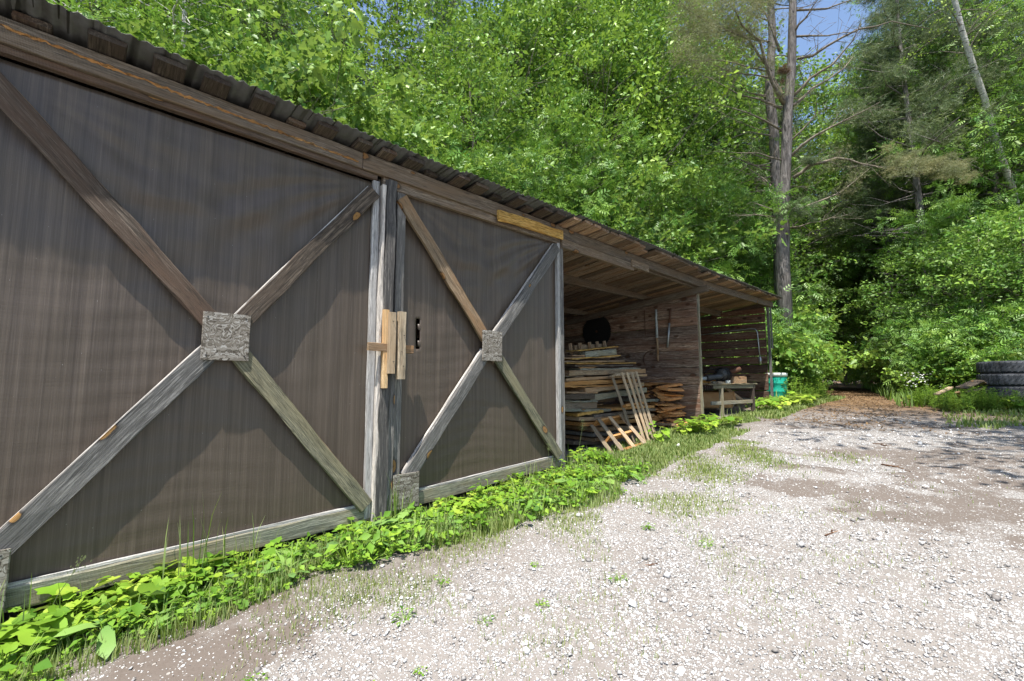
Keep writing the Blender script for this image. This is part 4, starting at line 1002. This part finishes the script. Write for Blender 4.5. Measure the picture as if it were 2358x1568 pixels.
# tall grass tufts against the sill
def tuft(px, y, hgt, n, label, x=.16, sp=.05):
    acc = Acc(); r = rng; P = np.stack([r.normal(0, sp, n), r.normal(0, sp*1.6, n), np.zeros(n)], 1); h = hgt*r.uniform(.5, 1, n)
    tv = [(0,-1,0),(0,1,0),(.05,.9,.4),(.05,-.9,.4),(.16,.6,.75),(.16,-.6,.75),(.36,0,1)]; tf = [(0,1,2,3),(3,2,4,5),(5,4,6)]
    acc.add(tv, tf, P, np.stack([h*.9*r.uniform(.1, 1, n), np.full(n, .0038), h], 1), unit(n)*[1,1,0]+[1e-4,0,0], np.tile([0,0,1.], (n, 1)), r.uniform(.2, .9, n))
    o = bpy.data.objects.new('grass_tuft', acc.mesh('grass_tuft', 'grass')); COL.objects.link(o); o.location = (x, y, float(Gn(x, y))-.01); tag(o, label, 'grass tuft')
tuft(0, .52, .66, 14, 'tallest upright grass tuft before the left door', x=.22)
tuft(0, .86, .46, 16, 'grass tuft right of the tallest one before the left door', x=.24)
tuft(0, 2.06, .52, 30, 'dense grass tuft at the foot of the centre post', x=.14, sp=.04)
tuft(0, -.28, .40, 26, 'grass tuft at the lower left corner of the left door', x=.22, sp=.09)
tuft(0, 3.75, .30, 16, 'wispy grass tuft before the sill of the right door', x=.16)
tuft(0, 4.3, .34, 34, 'grass tuft at the foot of the right door post', x=.2, sp=.12)
tuft(0, 4.75, .34, 36, 'bright grass tuft between the door post and the low pallet', x=.25, sp=.12)
tuft(0, 9.6, .35, 40, 'grass tuft at the near leg of the work table', x=.45, sp=.15)
# seed heads
def seedhead(y, x, h, lean, label):
    b = MB(); z0 = float(Gn(x, y)); top = Vector((x+lean[0], y+lean[1], z0+h)); base = Vector((x, y, z0))
    b.tube([base, base.lerp(top, .5)+Vector((0,-.01,.02)), top], [.0025,.002,.0012], 5)
    for i in range(34):
        p = base.lerp(top, random.uniform(.78, 1.0))+Vector((random.gauss(0, .022), random.gauss(0, .022), random.gauss(0, .012))); b.tube([p, p+Vector((0,.002,.009))], [.0035,.001], 4)
    tag(b.build('seeding_grass', 'needlepale'), label, 'grass stalk')
seedhead(4.62, .15, .62, (.02,.12), 'seeding grass stalk before the dark plank ends'); seedhead(4.12, .12, .40, (.0,-.03), 'seeding grass stalk before the right door brace'); seedhead(-.12, .2, .38, (.0,.16), 'bent seeding grass stalk at the lower left of the left door')

# ---------------------------------------------------------------- trees
def tree_meshes(kind, seed, H, z0, R, nb, per, cl_sp, lsz, tmpl, lmat, bmat, r0, profile, flat=.55, dead=0, droop=.0, curve=.25):
    r = np.random.default_rng(seed); rr = random.Random(seed)
    tr = []; ph = rr.uniform(0, 6)
    for i in range(12):
        z = H*i/11; tr.append(Vector((curve*math.sin(z*.35+ph)*z/H, curve*math.cos(z*.28+ph)*z/H, z-.15 if i == 0 else z)))
    b = MB(); b.tube(tr, [r0*(1-.86*i/11)*(1.25 if i == 0 else 1) for i in range(12)], 9, jit=.05)
    C = []; W = []
    def tp(z): 
        k = min(10.999, z/H*11); i = int(k); return tr[i].lerp(tr[i+1], k-i)
    for i in range(nb):
        t = (i+rr.random())/nb; z = z0+(H-z0)*t*.98; L = R*profile(t)*rr.uniform(.65, 1.15); az = i*2.4+rr.uniform(-.5, .5); rise = rr.uniform(.1, .7)*(1-droop)-droop*.3
        p0 = tp(z); p1 = p0+Vector((math.cos(az)*L*.5, math.sin(az)*L*.5, L*.5*rise)); p2 = p0+Vector((math.cos(az+.2)*L, math.sin(az+.2)*L, L*rise*.8))
        rb = max(.008, r0*.28*(1-t*.7)); b.tube([p0, p1, p2], [rb, rb*.6, rb*.2], 5)
        m_ = max(3, int(L/R*7))
        for j in range(m_):
            s = rr.uniform(.3, 1.05); q = p0.lerp(p2, s)+Vector((rr.gauss(0, .18*L+.05), rr.gauss(0, .18*L+.05), rr.gauss(0, .12*L)+.08*L)); C.append(q); W.append(1)
            if j % 2 == 0: b.tube([p0.lerp(p2, s*.8), q], [rb*.35, .004], 4, cap=False)
    for i in range(dead):
        z = z0*rr.uniform(.15, 1.05); az = rr.uniform(0, 6.28); L = rr.uniform(.5, 2.2); p0 = tp(z); p1 = p0+Vector((math.cos(az)*L*.6, math.sin(az)*L*.6, L*rr.uniform(-.15, .25))); p2 = p1+Vector((math.cos(az+.4)*L*.5, math.sin(az+.4)*L*.5, L*rr.uniform(-.1, .2)))
        b.tube([p0, p1, p2], [.022,.013,.004], 5); b.tube([p1, p1+Vector((rr.gauss(0,.25), rr.gauss(0,.25), rr.gauss(0,.2)))], [.008,.003], 4)
    C = np.array([tuple(c) for c in C]); n = len(C)*per; ci = np.repeat(np.arange(len(C)), per)
    csz = r.uniform(.5, 1.2, len(C))*cl_sp; P = C[ci]+r.normal(size=(n, 3))*csz[ci][:, None]*[1, 1, flat]
    X = P-C[ci]+r.normal(size=(n, 3))*cl_sp*.8; X[:, 2] -= .25*cl_sp
    Z = r.normal(size=(n, 3))*.8; Z[:, 2] += .75
    lvc = r.uniform(.1, .8, len(C)); lv = np.clip(lvc[ci]+r.normal(0, .2, n), 0, 1)
    acc = Acc(); acc.add(tmpl[0], tmpl[1], P, lsz*np.exp(r.normal(0, .25, n)), X, Z, lv)
    crown = acc.mesh('crown', lmat)
    V = np.concatenate(b.v); tm = bpy.data.meshes.new('trunk'); tm.from_pydata(V.tolist(), [], b.f); tm.polygons.foreach_set('use_smooth', [True]*len(tm.polygons)); tm.materials.append(M[bmat]); tm.update()
    return tm, crown
dome = lambda t: .35+1.1*math.sin(math.pi*min(1, .18+.8*t))**.8 if t < .95 else .35
cone = lambda t: 1.05-.8*t
K = {}
K['maple0'] = tree_meshes('m', 11, 8.6, 1.2, 2.3, 42, 58, .185, .125, T_MAPLE, 'maple', 'greybark', .085, dome)
K['maple1'] = tree_meshes('m', 12, 7.6, .9, 2.0, 36, 60, .175, .115, T_MAPLE, 'maple', 'greybark', .07, dome)
K['ash0'] = tree_meshes('a', 13, 10.0, 2.0, 2.5, 42, 24, .22, .24, T_ASH, 'ash', 'greybark', .09, dome)
K['ash1'] = tree_meshes('a', 14, 7.5, 1.0, 2.1, 34, 24, .20, .22, T_ASH, 'ash', 'greybark', .07, dome)
K['tall0'] = tree_meshes('t', 15, 17, 4.5, 3.2, 56, 52, .27, .155, T_LEAF, 'tall', 'greybark', .16, dome)
K['tall1'] = tree_meshes('t', 16, 14, 2.5, 2.9, 50, 50, .26, .15, T_LEAF, 'tall', 'greybark', .13, dome)
K['tall2'] = tree_meshes('t', 26, 21, 3.0, 3.3, 74, 46, .28, .165, T_LEAF, 'tall', 'greybark', .17, dome, dead=10)
K['tall3'] = tree_meshes('t', 27, 17, 2.0, 3.0, 60, 20, .28, .28, T_ASH, 'ash', 'greybark', .14, dome)
K['deep0'] = tree_meshes('d', 17, 7.0, .8, 2.2, 34, 42, .22, .14, T_LEAF, 'deep', 'greybark', .08, dome)
K['birch0'] = tree_meshes('b', 18, 15, 7, 2.0, 30, 60, .28, .09, T_LEAF, 'tall', 'birch', .115, dome, curve=.5)
K['pine0'] = tree_meshes('p', 19, 22, 10, 3.2, 52, 60, .30, .15, T_TUFT, 'needle', 'redbark', .19, cone, dead=46)
K['pine1'] = tree_meshes('p', 20, 20, 8, 2.8, 48, 60, .30, .15, T_TUFT, 'needle', 'pinebark', .16, cone, dead=60)
K['bush0'] = tree_meshes('s', 21, 1.7, .15, .95, 22, 34, .13, .10, T_LEAF, 'weed', 'greybark', .015, dome)
K['bush1'] = tree_meshes('s', 22, 2.3, .15, 1.1, 24, 12, .16, .20, T_ASH, 'ash', 'greybark', .018, dome)
K['bush2'] = tree_meshes('s', 23, 1.9, .1, 1.0, 22, 30, .14, .11, T_MAPLE, 'maple', 'greybark', .015, dome)
KIND = {'maple':('maple_tree','tree'),'ash':('ash_tree','tree'),'tall':('broadleaf_tree','tree'),'deep':('understory_tree','tree'),'birch':('birch_tree','tree'),'pine':('pine_tree','tree'),'bush':('bush','bush')}
TREES = []
TRK = lambda y: float(np.interp(y, [10, 12, 18, 37, 45, 60], [2.2, 1.9, 1.1, -1.7, -3.3, -6]))
RAD = {'bush':.95, 'deep':2.1, 'ash':2.1, 'maple':2.0, 'tall':1.0, 'pine':.8, 'birch':.8}
def tree(k, x, y, s=1.0, rz=None, label=None, group=None, sz=None, tilt=(0,0)):
    kd = k[:-1]; nm, cat = KIND[kd]; cl_ = RAD[kd]*s*1.3+.95; c_ = TRK(y)
    if 11.5 < y < 50 and abs(x-c_) < cl_: x = c_+math.copysign(cl_, x-c_)      # the forest track stays open
    rz = random.uniform(0, 6.28) if rz is None else rz
    root = thing(nm, label, cat, (x, y, G(x, y)-.03), group); root.rotation_euler = (tilt[0], tilt[1], rz); root.scale = (s, s, s*(sz or 1))
    for me_, nme in zip(K[k], ('trunk', 'crown') if kd != 'bush' else ('stems', 'foliage')):
        o = bpy.data.objects.new(nme, me_); COL.objects.link(o); o.parent = root
    root['_g'] = group or ''; TREES.append(root); return root
def gd(px, d): p = at(px, 873, d); return p.x, p.y
def tpx(k, px, d, s=1.0, **kw): x, y = gd(px, d); return tree(k, x, y, s, **kw)
g1 = 'leafy trees crowding behind the shed roof'
row = [(-7.0,-3.6,'maple0',1.0),(-7.3,-1.0,'ash1',1.05),(-6.7,1.2,'maple1',1.0),(-6.4,3.2,'maple0',1.0),(-7.2,4.9,'maple1',1.15),(-6.3,6.7,'ash1',1.0),(-6.9,8.4,'maple0',.95),(-6.2,10.2,'ash0',.72),(-6.9,12.0,'maple1',1.1),(-5.9,13.7,'ash1',1.0),
       (-6.4,15.6,'maple0',.9)]
for x, y, k, s in row: tree(k, x+random.uniform(-.3,.3), y, s, group=g1)
g2 = 'taller trees in the second row behind the shed'
for i, (x, y) in enumerate([(-10.5,-3.5),(-10,-.5),(-10.6,2.4),(-9.8,5.0),(-10.6,7.6),(-9.6,10.2),(-10.4,12.8),(-9.4,15.4),(-8.2,17.8)]): tree(['tall1','ash0','tall3','maple0'][i % 4], x, y, random.uniform(.8, 1.0)*(1.3 if i % 4 == 3 else 1), group=g2)
g3 = 'tallest trees at the back of the forest behind the shed'
for i, (x, y) in enumerate([(-14.5,-4),(-15,0),(-14.2,3.5),(-15.2,6.6),(-14,9.8),(-14.8,13),(-13.8,16.2),(-12.6,19.4),(-11.5,22.5)]): tree(['tall0','pine0','tall0','pine1'][i % 4], x, y, random.uniform(1.0, 1.25), group=g3)
g3b = 'far trees closing the forest behind the shed'
for i in range(13): tree(['tall0','tall1','pine1'][i % 3], -20+random.uniform(-1,1)+.33*max(0, i-5), -6+i*3.1, random.uniform(1.1, 1.4), group=g3b)
tree('birch0', *gd(327, 9.2), .95, label='white birch trunk rising above the left end of the shed roof', tilt=(0, 0)); 
tree('pine0', *gd(595, 11.0), .55, label='thin red-barked trunk among maples above the left door')
# forest straight ahead and right
gM = 'trees in the forest beyond the far end of the shed'
mid = [(2235,18.5,'tall3',.95),(2110,21,'tall3',1.1),(2330,19,'tall2',.95),(2010,27,'tall2',1.0),(1215,20,'tall2',1.1),(1330,23,'tall2',1.15),(1430,19,'tall2',1.0),(1530,22,'tall2',1.15),(1625,25,'tall2',1.2),(1290,27,'tall2',1.35),(1400,28,'tall2',1.4),(1500,29,'tall2',1.35),(1885,24,'tall0',1.1),(2090,26,'tall2',1),(2180,22,'tall2',.95),(2290,23,'tall3',1.1),(2380,23,'tall2',1.05),(2350,29,'tall2',1.1),(2220,27,'tall3',1.2),(1760,24,'tall2',.85),(1620,22,'tall3',1),(1800,30,'tall2',.85),(1540,25,'tall2',.9),(2480,15,'tall3',.95),(2060,33,'tall2',1.1),(2150,36,'tall2',1.2),(1080,15,'tall1',.9),(1180,19,'tall0',1),(1290,16,'ash0',1),(1400,20,'tall1',1.1),(1480,17,'maple0',1.1),(1580,21,'ash0',1.05),(1650,17.5,'ash1',1.15),(1700,23,'tall1',.85),(1850,21,'ash1',1.3),(1820,28,'maple0',1.2),
       (2060,23,'ash0',.8),(2140,21,'maple1',.9),(2210,21,'tall1',.95),(2270,15.5,'ash1',.95),(2350,21,'tall1',.95),(2440,17,'ash0',.8),(2300,26,'tall0',.95),(2180,29,'tall0',.9),(2460,20,'tall0',1),(2110,38,'tall1',1),(1600,30,'tall0',.95),(1480,33,'tall0',1.05),(1360,30,'tall0',1.1),(1240,28,'tall0',1.1)]
for px, d, k, s in mid: tpx(k, px, d, s, group=gM)
gU = 'small understory trees under the forest edge'
for px, d, k, s in [(1700,19,'deep0',1),(1790,20,'deep0',.9),(1860,17.2,'deep0',.55),(2120,20,'deep0',.9),(2200,16.5,'deep0',.8),(2290,13.6,'deep0',.75),(2370,13,'deep0',.8),(2150,14.6,'bush1',1.2),(2100,34,'deep0',1),(1850,33,'deep0',1),(1995,54,'deep0',1.4),(1940,60,'deep0',1.5),(2080,52,'deep0',1.5),(1830,44,'deep0',1.3),(2420,16,'deep0',1.0),(2250,34,'deep0',1.5),(2400,30,'deep0',1.5),(1750,32,'deep0',1.4)]: tpx(k, px, d, s, group=gU)
gP = 'pines standing in the forest past the shed'
for px, d, k, s in [(1700,25,'pine0',.95),(1735,28,'pine0',.9),(1640,27,'pine1',.9),(2145,24,'pine0',.85),(2118,27,'pine1',.8),(2010,29,'pine1',.8),(2330,24,'pine1',.95),(2240,32,'pine0',.9),(1560,26,'pine1',.95),(1400,26,'pine1',1.0),(1880,36,'pine1',.9),(2040,48,'pine1',1.0),(2095,22,'pine1',.72),(2035,27,'pine1',.62),(2075,30,'pine0',.7),(1862,21,'pine1',.85),(2005,37,'pine0',.8),(1948,41,'pine1',.85),(1912,44,'pine0',.9),(1968,50,'pine1',1),(2052,36,'pine0',.7)]: tpx(k, px, d, s, group=gP)
tpx('pine0', 1983, 23, .75, label='slim reddish pine trunk standing just left of the forest track', tilt=(0, .03), rz=1.0)
tpx('pine1', 1925, 26, .62, label='thin pale trunk left of the slim reddish pine by the track')
for px, d, k, s in [(2150,16.5,'pine1',1.05),(2330,16.5,'pine1',1.05),(2118,19,'pine1',.95),(2030,19.5,'pine1',.8)]: tpx(k, px, d, s, group='tall bare pines at the forest edge on the right')
bt = thing('birch_tree', 'white birch trunk leaning left in the upper right', 'tree', tuple(at(2420, 900, 16.5)))
bpts = [at(2420,900,16.5), at(2375,620,16.4), at(2330,430,16.2), at(2298,340,16), at(2268,230,15.8), at(2240,150,15.6), at(2215,70,15.5), at(2198,0,15.4), at(2180,-90,15.3), at(2150,-220,15.2)]
MB().tube(bpts, [.12,.115,.105,.10,.095,.09,.085,.078,.06,.03], 12, jit=.05).build('trunk', 'birch', bt, smooth=True)
LBb = MB(); tb_ = []
for k in range(26):
    i = random.randrange(3, 9); p = bpts[i].lerp(bpts[i+1], random.random()); e = p+Vector((random.gauss(0,.9), random.gauss(0,.9), random.uniform(-.1,.9))); LBb.tube([p, p.lerp(e,.5)+Vector((0,0,.1)), e], [.02,.012,.004], 5, cap=False); tb_.append(e)
LBb.build('limbs', 'deadwood', bt)
r = rng; C = np.array([tuple(q) for q in tb_]); ci = r.integers(0, len(C), 900); acc = Acc(); P = C[ci]+r.normal(size=(900,3))*.25
acc.add(T_LEAF[0], T_LEAF[1], P, np.full(900, .10), unit(900), unit(900, 1), r.uniform(.3, 1, 900)); o = bpy.data.objects.new('crown', acc.mesh('crown', 'maple')); COL.objects.link(o); O = wloc(bt); o.parent = bt; o.location = -O
# small far trees fill the horizon
gF = 'far trees at the back of the forest'
for i in range(26):
    px = 1050+i*56+random.uniform(-15, 15); tpx(['tall1','tall0','deep0'][i % 3], px, random.uniform(42, 58), random.uniform(.95, 1.15)*(1.8 if i % 3 == 2 else 1), group=gF)
# trees beside the drive, out of frame on the right, that dapple the far drive
for x, y, k, s in [(8.6,7.2,'tall0',1.0),(11.5,9.0,'tall1',1.0)]: tree(k, x, y, s, group='trees on the right side of the drive')
gB = 'bushes round the shed corner and the forest edge'
for px, d, k, s in [(1832,15.6,'bush0',1.0),(1850,14.4,'bush2',1.0),(1860,15.2,'bush1',1.2),(1825,16.5,'bush2',1.5),(1800,18,'bush2',1.6),(1878,17,'bush0',1.0),(1893,21,'bush0',.9),(1905,27,'bush0',.8),(1960,39,'bush0',1.0),(2000,44,'bush2',1.3),(2065,24,'bush0',.9),(2075,18,'bush0',.7),(2110,15.5,'bush0',.7),(2160,13.6,'bush1',.7),(2215,12.8,'bush1',.9),(2090,20,'bush2',1),
                    (2255,12.4,'bush2',.9),(2330,12.2,'bush1',1.1),(2180,17,'bush2',1.4),(1770,15.2,'bush1',1.1),(1745,15,'bush2',1.2),(1700,15.4,'bush2',1.3),(1650,15.8,'bush1',1.4),(1930,31,'bush0',1.1),(2060,33,'bush1',1.1),(1915,37,'bush2',1.3),(2040,40,'bush0',1.3),(1925,50,'bush0',1.9),(1965,52,'bush2',1.8),(2005,50,'bush0',1.7),(1945,56,'bush2',2.6),(1985,57,'bush0',2.8)]: tpx(k, px, d, s, group=gB)
# weeds with narrow leaves: upright stems
def stem_weed(seed, H, nst, sp, flower=0):
    r = np.random.default_rng(seed); acc = Acc(); st = [(0,-.5,0),(0,.5,0),(1,.4,0),(1,-.4,0)]
    for s in range(nst):
        a, q = r.uniform(0, 6.28), sp*math.sqrt(r.random()); h = H*r.uniform(.55, 1); b0 = np.array([q*math.cos(a), q*math.sin(a), 0]); tp_ = b0+np.array([r.normal(0, .08), r.normal(0, .08), h])
        acc.add(st, [(0,1,2,3)], b0[None], np.array([[np.linalg.norm(tp_-b0), .008, .008]]), (tp_-b0)[None], np.array([[1.,.3,.1]]), [.4])
        nl = int(34*h); t = r.uniform(.15, 1, nl); P = b0+(tp_-b0)*t[:, None]; az = r.uniform(0, 6.28, nl); X = np.stack([np.cos(az), np.sin(az), r.uniform(-.1, .7, nl)], 1)
        acc.add(T_LEAF[0], T_LEAF[1], P, np.stack([.13*(1.1-.5*t)*r.uniform(.7, 1.2, nl), np.full(nl, .045), np.full(nl, .1)], 1), X, np.tile([0,0,1.], (nl, 1)), np.clip(.3+.5*t+r.normal(0, .12, nl), 0, 1))
    return acc.mesh('stemmed_weed', 'weed')
sw = [stem_weed(300+i, .75, 9, .22) for i in range(4)]
gW = 'tall narrow leaved weeds at the forest edge before the tyres'
for i in range(110):
    px = random.uniform(2110, 2440); d = random.uniform(9.0, 11.0) + max(0, (2180-px)*.02)
    x, y = gd(px, d)
    if y < 10.4+.15*(5-x) or ((x-TC[0])**2+(y-TC[1])**2 < .4): continue
    inst('stemmed_weed', random.choice(sw), (x, y, float(Gn(x, y))), random.uniform(.45, .78), random.uniform(0, 6.28), 'upright narrow leaved weed in the green belt before the truck tyres', 'weed', gW, .08)
for i in range(40):
    px = random.uniform(2075, 2150); d = random.uniform(12, 19); x, y = gd(px, d)
    inst('stemmed_weed', random.choice(sw), (x, y, float(Gn(x, y))), random.uniform(.45, .8), random.uniform(0, 6.28), 'narrow leaved weed on the right verge of the forest track', 'weed', 'weeds on the right verge of the track', .08)
for i in range(30):
    px = random.uniform(1815, 1892); d = random.uniform(13.2, 16); x, y = gd(px, d)
    inst('stemmed_weed', random.choice(sw), (x, y, float(Gn(x, y))), random.uniform(.7, 1.1), random.uniform(0, 6.28), 'narrow leaved weed right of the green drum', 'weed', 'weeds right of the green drum', .08)
for i in range(34):
    px = random.uniform(2090, 2400); d = random.uniform(9.2, 10.4) if px > 2180 else random.uniform(11.2, 12.6); x, y = gd(px, d)
    if y < 10.1: continue
    inst('broad_leaved_weed', random.choice(cm), (x, y, float(Gn(x, y))), random.uniform(.9, 1.6), random.uniform(0, 6.28), 'broad leaved weed at the gravel edge in front of the tyre stack', 'weed', 'broad leaved weeds at the right gravel edge', .15)
# white flower cluster in the weeds
fx, fy = gd(2112, 11.5); r = rng; n = 60; acc = Acc(); P = np.stack([r.normal(0, .16, n), r.normal(0, .16, n), r.uniform(.45, .85, n)], 1)
acc.add(T_COLT[0], T_COLT[1], P, np.full(n, .04), unit(n)*[1,1,.2], unit(n, 2), r.random(n)); o = bpy.data.objects.new('wild_flowers', acc.mesh('wild_flowers', 'flower')); COL.objects.link(o); o.location = (fx, fy, .85); tag(o, 'small cluster of white wild flowers above the weeds left of the broken boards', 'flowers')

# ---------------------------------------------------------------- the big pine, measured limb by limb
def c7(x, y): return ((2400+x/1.568)/1.6285, (y/1.568)/1.6285)
D0 = 15.5
bp = thing('pine_tree', 'tall grey pine with bare sprawling limbs behind the far shed corner', 'tree', tuple(Vector((at(*c7(840,1560), D0).x, at(*c7(840,1560), D0).y, .85))))
tk = [at(*c7(x, y), D0) for x, y in ((850,1100),(862,860),(868,640),(890,420),(895,200),(898,0))]
low = [Vector((at(*c7(836,1500), D0).x, at(*c7(836,1500), D0).y, .6)), at(*c7(838,1560), D0), at(*c7(845,1300), D0)]
pt = low+tk+[at(*c7(905,-250), D0), at(*c7(915,-550), D0)]
MB().tube(pt, [.25,.22,.19,.175,.165,.155,.14,.13,.115,.10,.07], 14, jit=.05).build('trunk', 'pinebark', bp, smooth=True)
LB = MB(); tips = []
def limb(pts, r0, dz, leafy=None, tw=12):
    P = []
    m = len(pts)
    for i, (x, y) in enumerate(pts): P.append(at(*c7(x, y), D0+dz*i/(m-1)))
    Q = [P[0]]
    for i in range(1, m):
        Q.append(P[i-1].lerp(P[i], .5)+Vector((random.gauss(0,.03), random.gauss(0,.03), random.gauss(0,.04)))); Q.append(P[i])
    R = [r0*(1-.85*i/(len(Q)-1)) for i in range(len(Q))]; LB.tube(Q, R, 7, jit=.08)
    for k in range(tw):
        i = random.randrange(1, len(Q)); t = random.random(); p = Q[i-1].lerp(Q[i], t); d = (Q[i]-Q[i-1]).normalized(); L = random.uniform(.25, 1.0)
        s = (d+Vector((random.gauss(0,.55), random.gauss(0,.55), random.gauss(.15,.55)))).normalized(); e = p+s*L; mid_ = p.lerp(e, .5)+Vector((0,0,random.uniform(-.05,.06)))
        rr_ = max(.006, R[i]*.4); LB.tube([p, mid_, e], [rr_, rr_*.6, .003], 5, cap=False)
        for q in range(2):
            f = mid_.lerp(e, random.random()); g = f+(s+Vector((random.gauss(0,.7), random.gauss(0,.7), random.gauss(0,.6)))).normalized()*random.uniform(.12,.45); LB.tube([f, g], [.005,.002], 4, cap=False)
        if leafy and random.random() < leafy: tips.append(e); tips.append(mid_)
    if leafy: tips.extend([Q[-1], Q[-2], Q[-3]])
    return Q
limb([(870,650),(820,520),(760,420),(560,370),(340,345)], .055, 1.0, .25)
limb([(845,610),(775,480),(705,240),(600,150),(520,20)], .075, -1.2, .6, 16)
limb([(895,570),(1000,460),(1130,380),(1250,240),(1300,140)], .06, -1.0)
limb([(900,620),(1010,520),(1200,400),(1255,330)], .05, 1.0)
limb([(885,830),(1030,680),(1040,570)], .035, -.6, None, 6)
limb([(880,925),(1035,795),(1240,690),(1410,600)], .055, -1.5)
limb([(900,1045),(1000,970),(1160,930),(1300,965),(1430,990),(1700,1010)], .065, -1.6, .2)
limb([(870,1235),(1010,1200),(1180,1130),(1350,990)], .05, 1.2, .25)
limb([(830,765),(640,665),(450,610)], .04, -1.2)
limb([(835,640),(590,560),(380,440)], .045, 1.0)
limb([(830,940),(700,900),(440,890)], .03, -1.0)
limb([(830,1180),(740,1060),(600,960)], .035, .8)
limb([(800,1245),(680,1195)], .06, -.5, None, 3)
limb([(795,1275),(570,1270)], .03, -.8, None, 9)
limb([(880,1340),(1000,1310),(1150,1270)], .035, -.6)
limb([(905,215),(1100,210),(1280,190)], .04, -.8)
limb([(915,60),(1100,50),(1240,0),(1330,-60)], .04, .7)
limb([(900,200),(980,100),(1040,0)], .05, -.8, None, 10)
limb([(925,345),(1100,270),(1290,170),(1480,125),(1710,170)], .05, -1.5)
limb([(770,420),(640,230),(400,130),(250,40)], .045, -1.4, .7, 18)
limb([(700,240),(560,180),(330,190),(240,210)], .035, -.6, .8, 18)
limb([(780,460),(560,430),(400,360),(260,350)], .03, -1.5, .6, 14)
limb([(820,300),(740,80),(650,-50)], .05, .5, .8, 12)
limb([(900,-120),(650,-160),(400,-100)], .05, -1.0, .8, 16)
limb([(905,-200),(1100,-260),(1300,-200)], .05, -1.0, .6, 14)
limb([(800,1180),(880,1130),(740,1050),(700,980)], .02, .2, None, 6)
LB.build('limbs', 'deadwood', bp, smooth=True)
def needles(name, pts, sp, n, sz, mat, par, fl=.5):
    r = rng; C = np.array([tuple(p) for p in pts]); ci = r.integers(0, len(C), n); P = C[ci]+r.normal(size=(n, 3))*[sp, sp, sp*fl]; acc = Acc()
    acc.add(T_TUFT[0], T_TUFT[1], P, sz*r.uniform(.6, 1.3, n), unit(n), unit(n, .8), np.clip(r.uniform(.1,.9,len(C))[ci]+r.normal(0,.15,n), 0, 1))
    o = bpy.data.objects.new(name, acc.mesh(name, mat)); COL.objects.link(o); O = wloc(par); o.parent = par; o.location = -O; return o
extra = [at(*c7(random.uniform(240,480), random.gauss(200,130)), D0-1.0+random.uniform(-1,1)) for _ in range(55)]+[at(*c7(random.uniform(250,840), random.uniform(-160,70)), D0-.6+random.uniform(-1.4,1)) for _ in range(60)]
needles('foliage', tips+extra, .20, 16000, .085, 'needlepale', bp)
right = [at(*c7(1430+500*t+random.gauss(0,25), 930+90*t*t+random.gauss(0,38)), D0-1.6+random.gauss(0,.4)) for t in [random.random()**.8 for _ in range(80)]]
needles('foliage', right, .10, 5200, .075, 'needlepale', bp, .4)
needles('foliage', [at(*c7(random.gauss(940,60), random.gauss(1235,35)), D0-.5) for _ in range(24)], .09, 1300, .08, 'needle', bp)
needles('foliage', [at(*c7(random.gauss(1010,40), random.gauss(945,15)), D0-.5) for _ in range(12)], .08, 500, .08, 'needle', bp)
needles('dead_sprig', [at(*c7(random.gauss(845,14), random.gauss(420,24)), D0-.35) for _ in range(8)], .03, 260, .10, 'litter', bp, 1.5)
# the second trunk close behind it
b2t = [Vector((at(*c7(800,1500), 17).x, at(*c7(800,1500), 17).y, .6))]+[at(*c7(x, y), 17) for x, y in ((808,1200),(795,1000),(785,760),(760,560),(770,350),(778,200),(770,60),(765,-200))]
p2 = thing('pine_tree', 'second grey pine trunk close behind the big bare-limbed pine', 'tree', tuple(b2t[0]))
MB().tube(b2t, [.24,.19,.18,.17,.16,.15,.14,.13,.08], 12, jit=.06).build('trunk', 'pinebark', p2, smooth=True)
LB = MB(); tips = []; D0 = 17
for k in range(26):
    y0_ = random.uniform(-50, 1150); xx = 780; s = random.choice((-1, 1)); limb([(xx, y0_), (xx+s*random.uniform(80,160), y0_-random.uniform(-30,60)), (xx+s*random.uniform(220,360), y0_-random.uniform(-60,140))], .028, random.uniform(-1.5,1.5), None, 5)
LB.build('limbs', 'deadwood', p2, smooth=True)
needles('foliage', [at(*c7(random.uniform(650,1000), random.uniform(-300,-40)), 17) for _ in range(40)], .25, 5000, .12, 'needle', p2)
# ---------------------------------------------------------------- labels for the trees, read off where each stands
ordn = ['leftmost','second from the left','third from the left','fourth from the left','fifth from the left','sixth from the left','seventh from the left','eighth from the left','ninth from the left','tenth from the left','eleventh from the left','twelfth from the left','thirteenth from the left','fourteenth from the left','fifteenth from the left']
ordn += ['%dth from the left' % i for i in range(16, 60)]
ordr = ['rightmost']+[w.replace('left', 'right') for w in ordn[1:]]
LOOK = {'maple_tree':'bright leafy maple','ash_tree':'ash with long leaflets','broadleaf_tree':'tall broadleaf tree','understory_tree':'low shady young tree','birch_tree':'white-barked birch','pine_tree':'straight dead-branched pine','bush':'leafy bush'}
WHERE = {g1:'in the front row behind the shed roof', g2:'in the second row behind the shed', g3:'in the third row behind the shed', g3b:'in the farthest row behind the shed', gM:'in the forest past the far shed corner', 'tall bare pines at the forest edge on the right':'at the right forest edge', gU:'under the forest edge', gP:'in the forest past the shed', gF:'at the very back of the forest', gB:'low at the forest edge and shed corner', 'trees on the right side of the drive':'on the right side of the drive'}
def scrx(o):
    v = Vector(o.location)-CAM; return v.dot(_rt)/max(.1, v.dot(_fw))
from collections import defaultdict
dd_ = defaultdict(list)
for t in TREES:
    if '_g' in t: g = t['_g']; del t['_g']
    if 'label' not in t: dd_[(g, t.name.split('.')[0])].append(t)
for (g, nm), L in dd_.items():
    L.sort(key=scrx); m = len(L)
    for i, t in enumerate(L):
        w = '' if m == 1 else (ordn[i] if i < (m+1)//2 or i < 3 else ordr[m-1-i])
        t['label'] = (w+' ' if w else '')+LOOK[nm]+' '+WHERE[g]
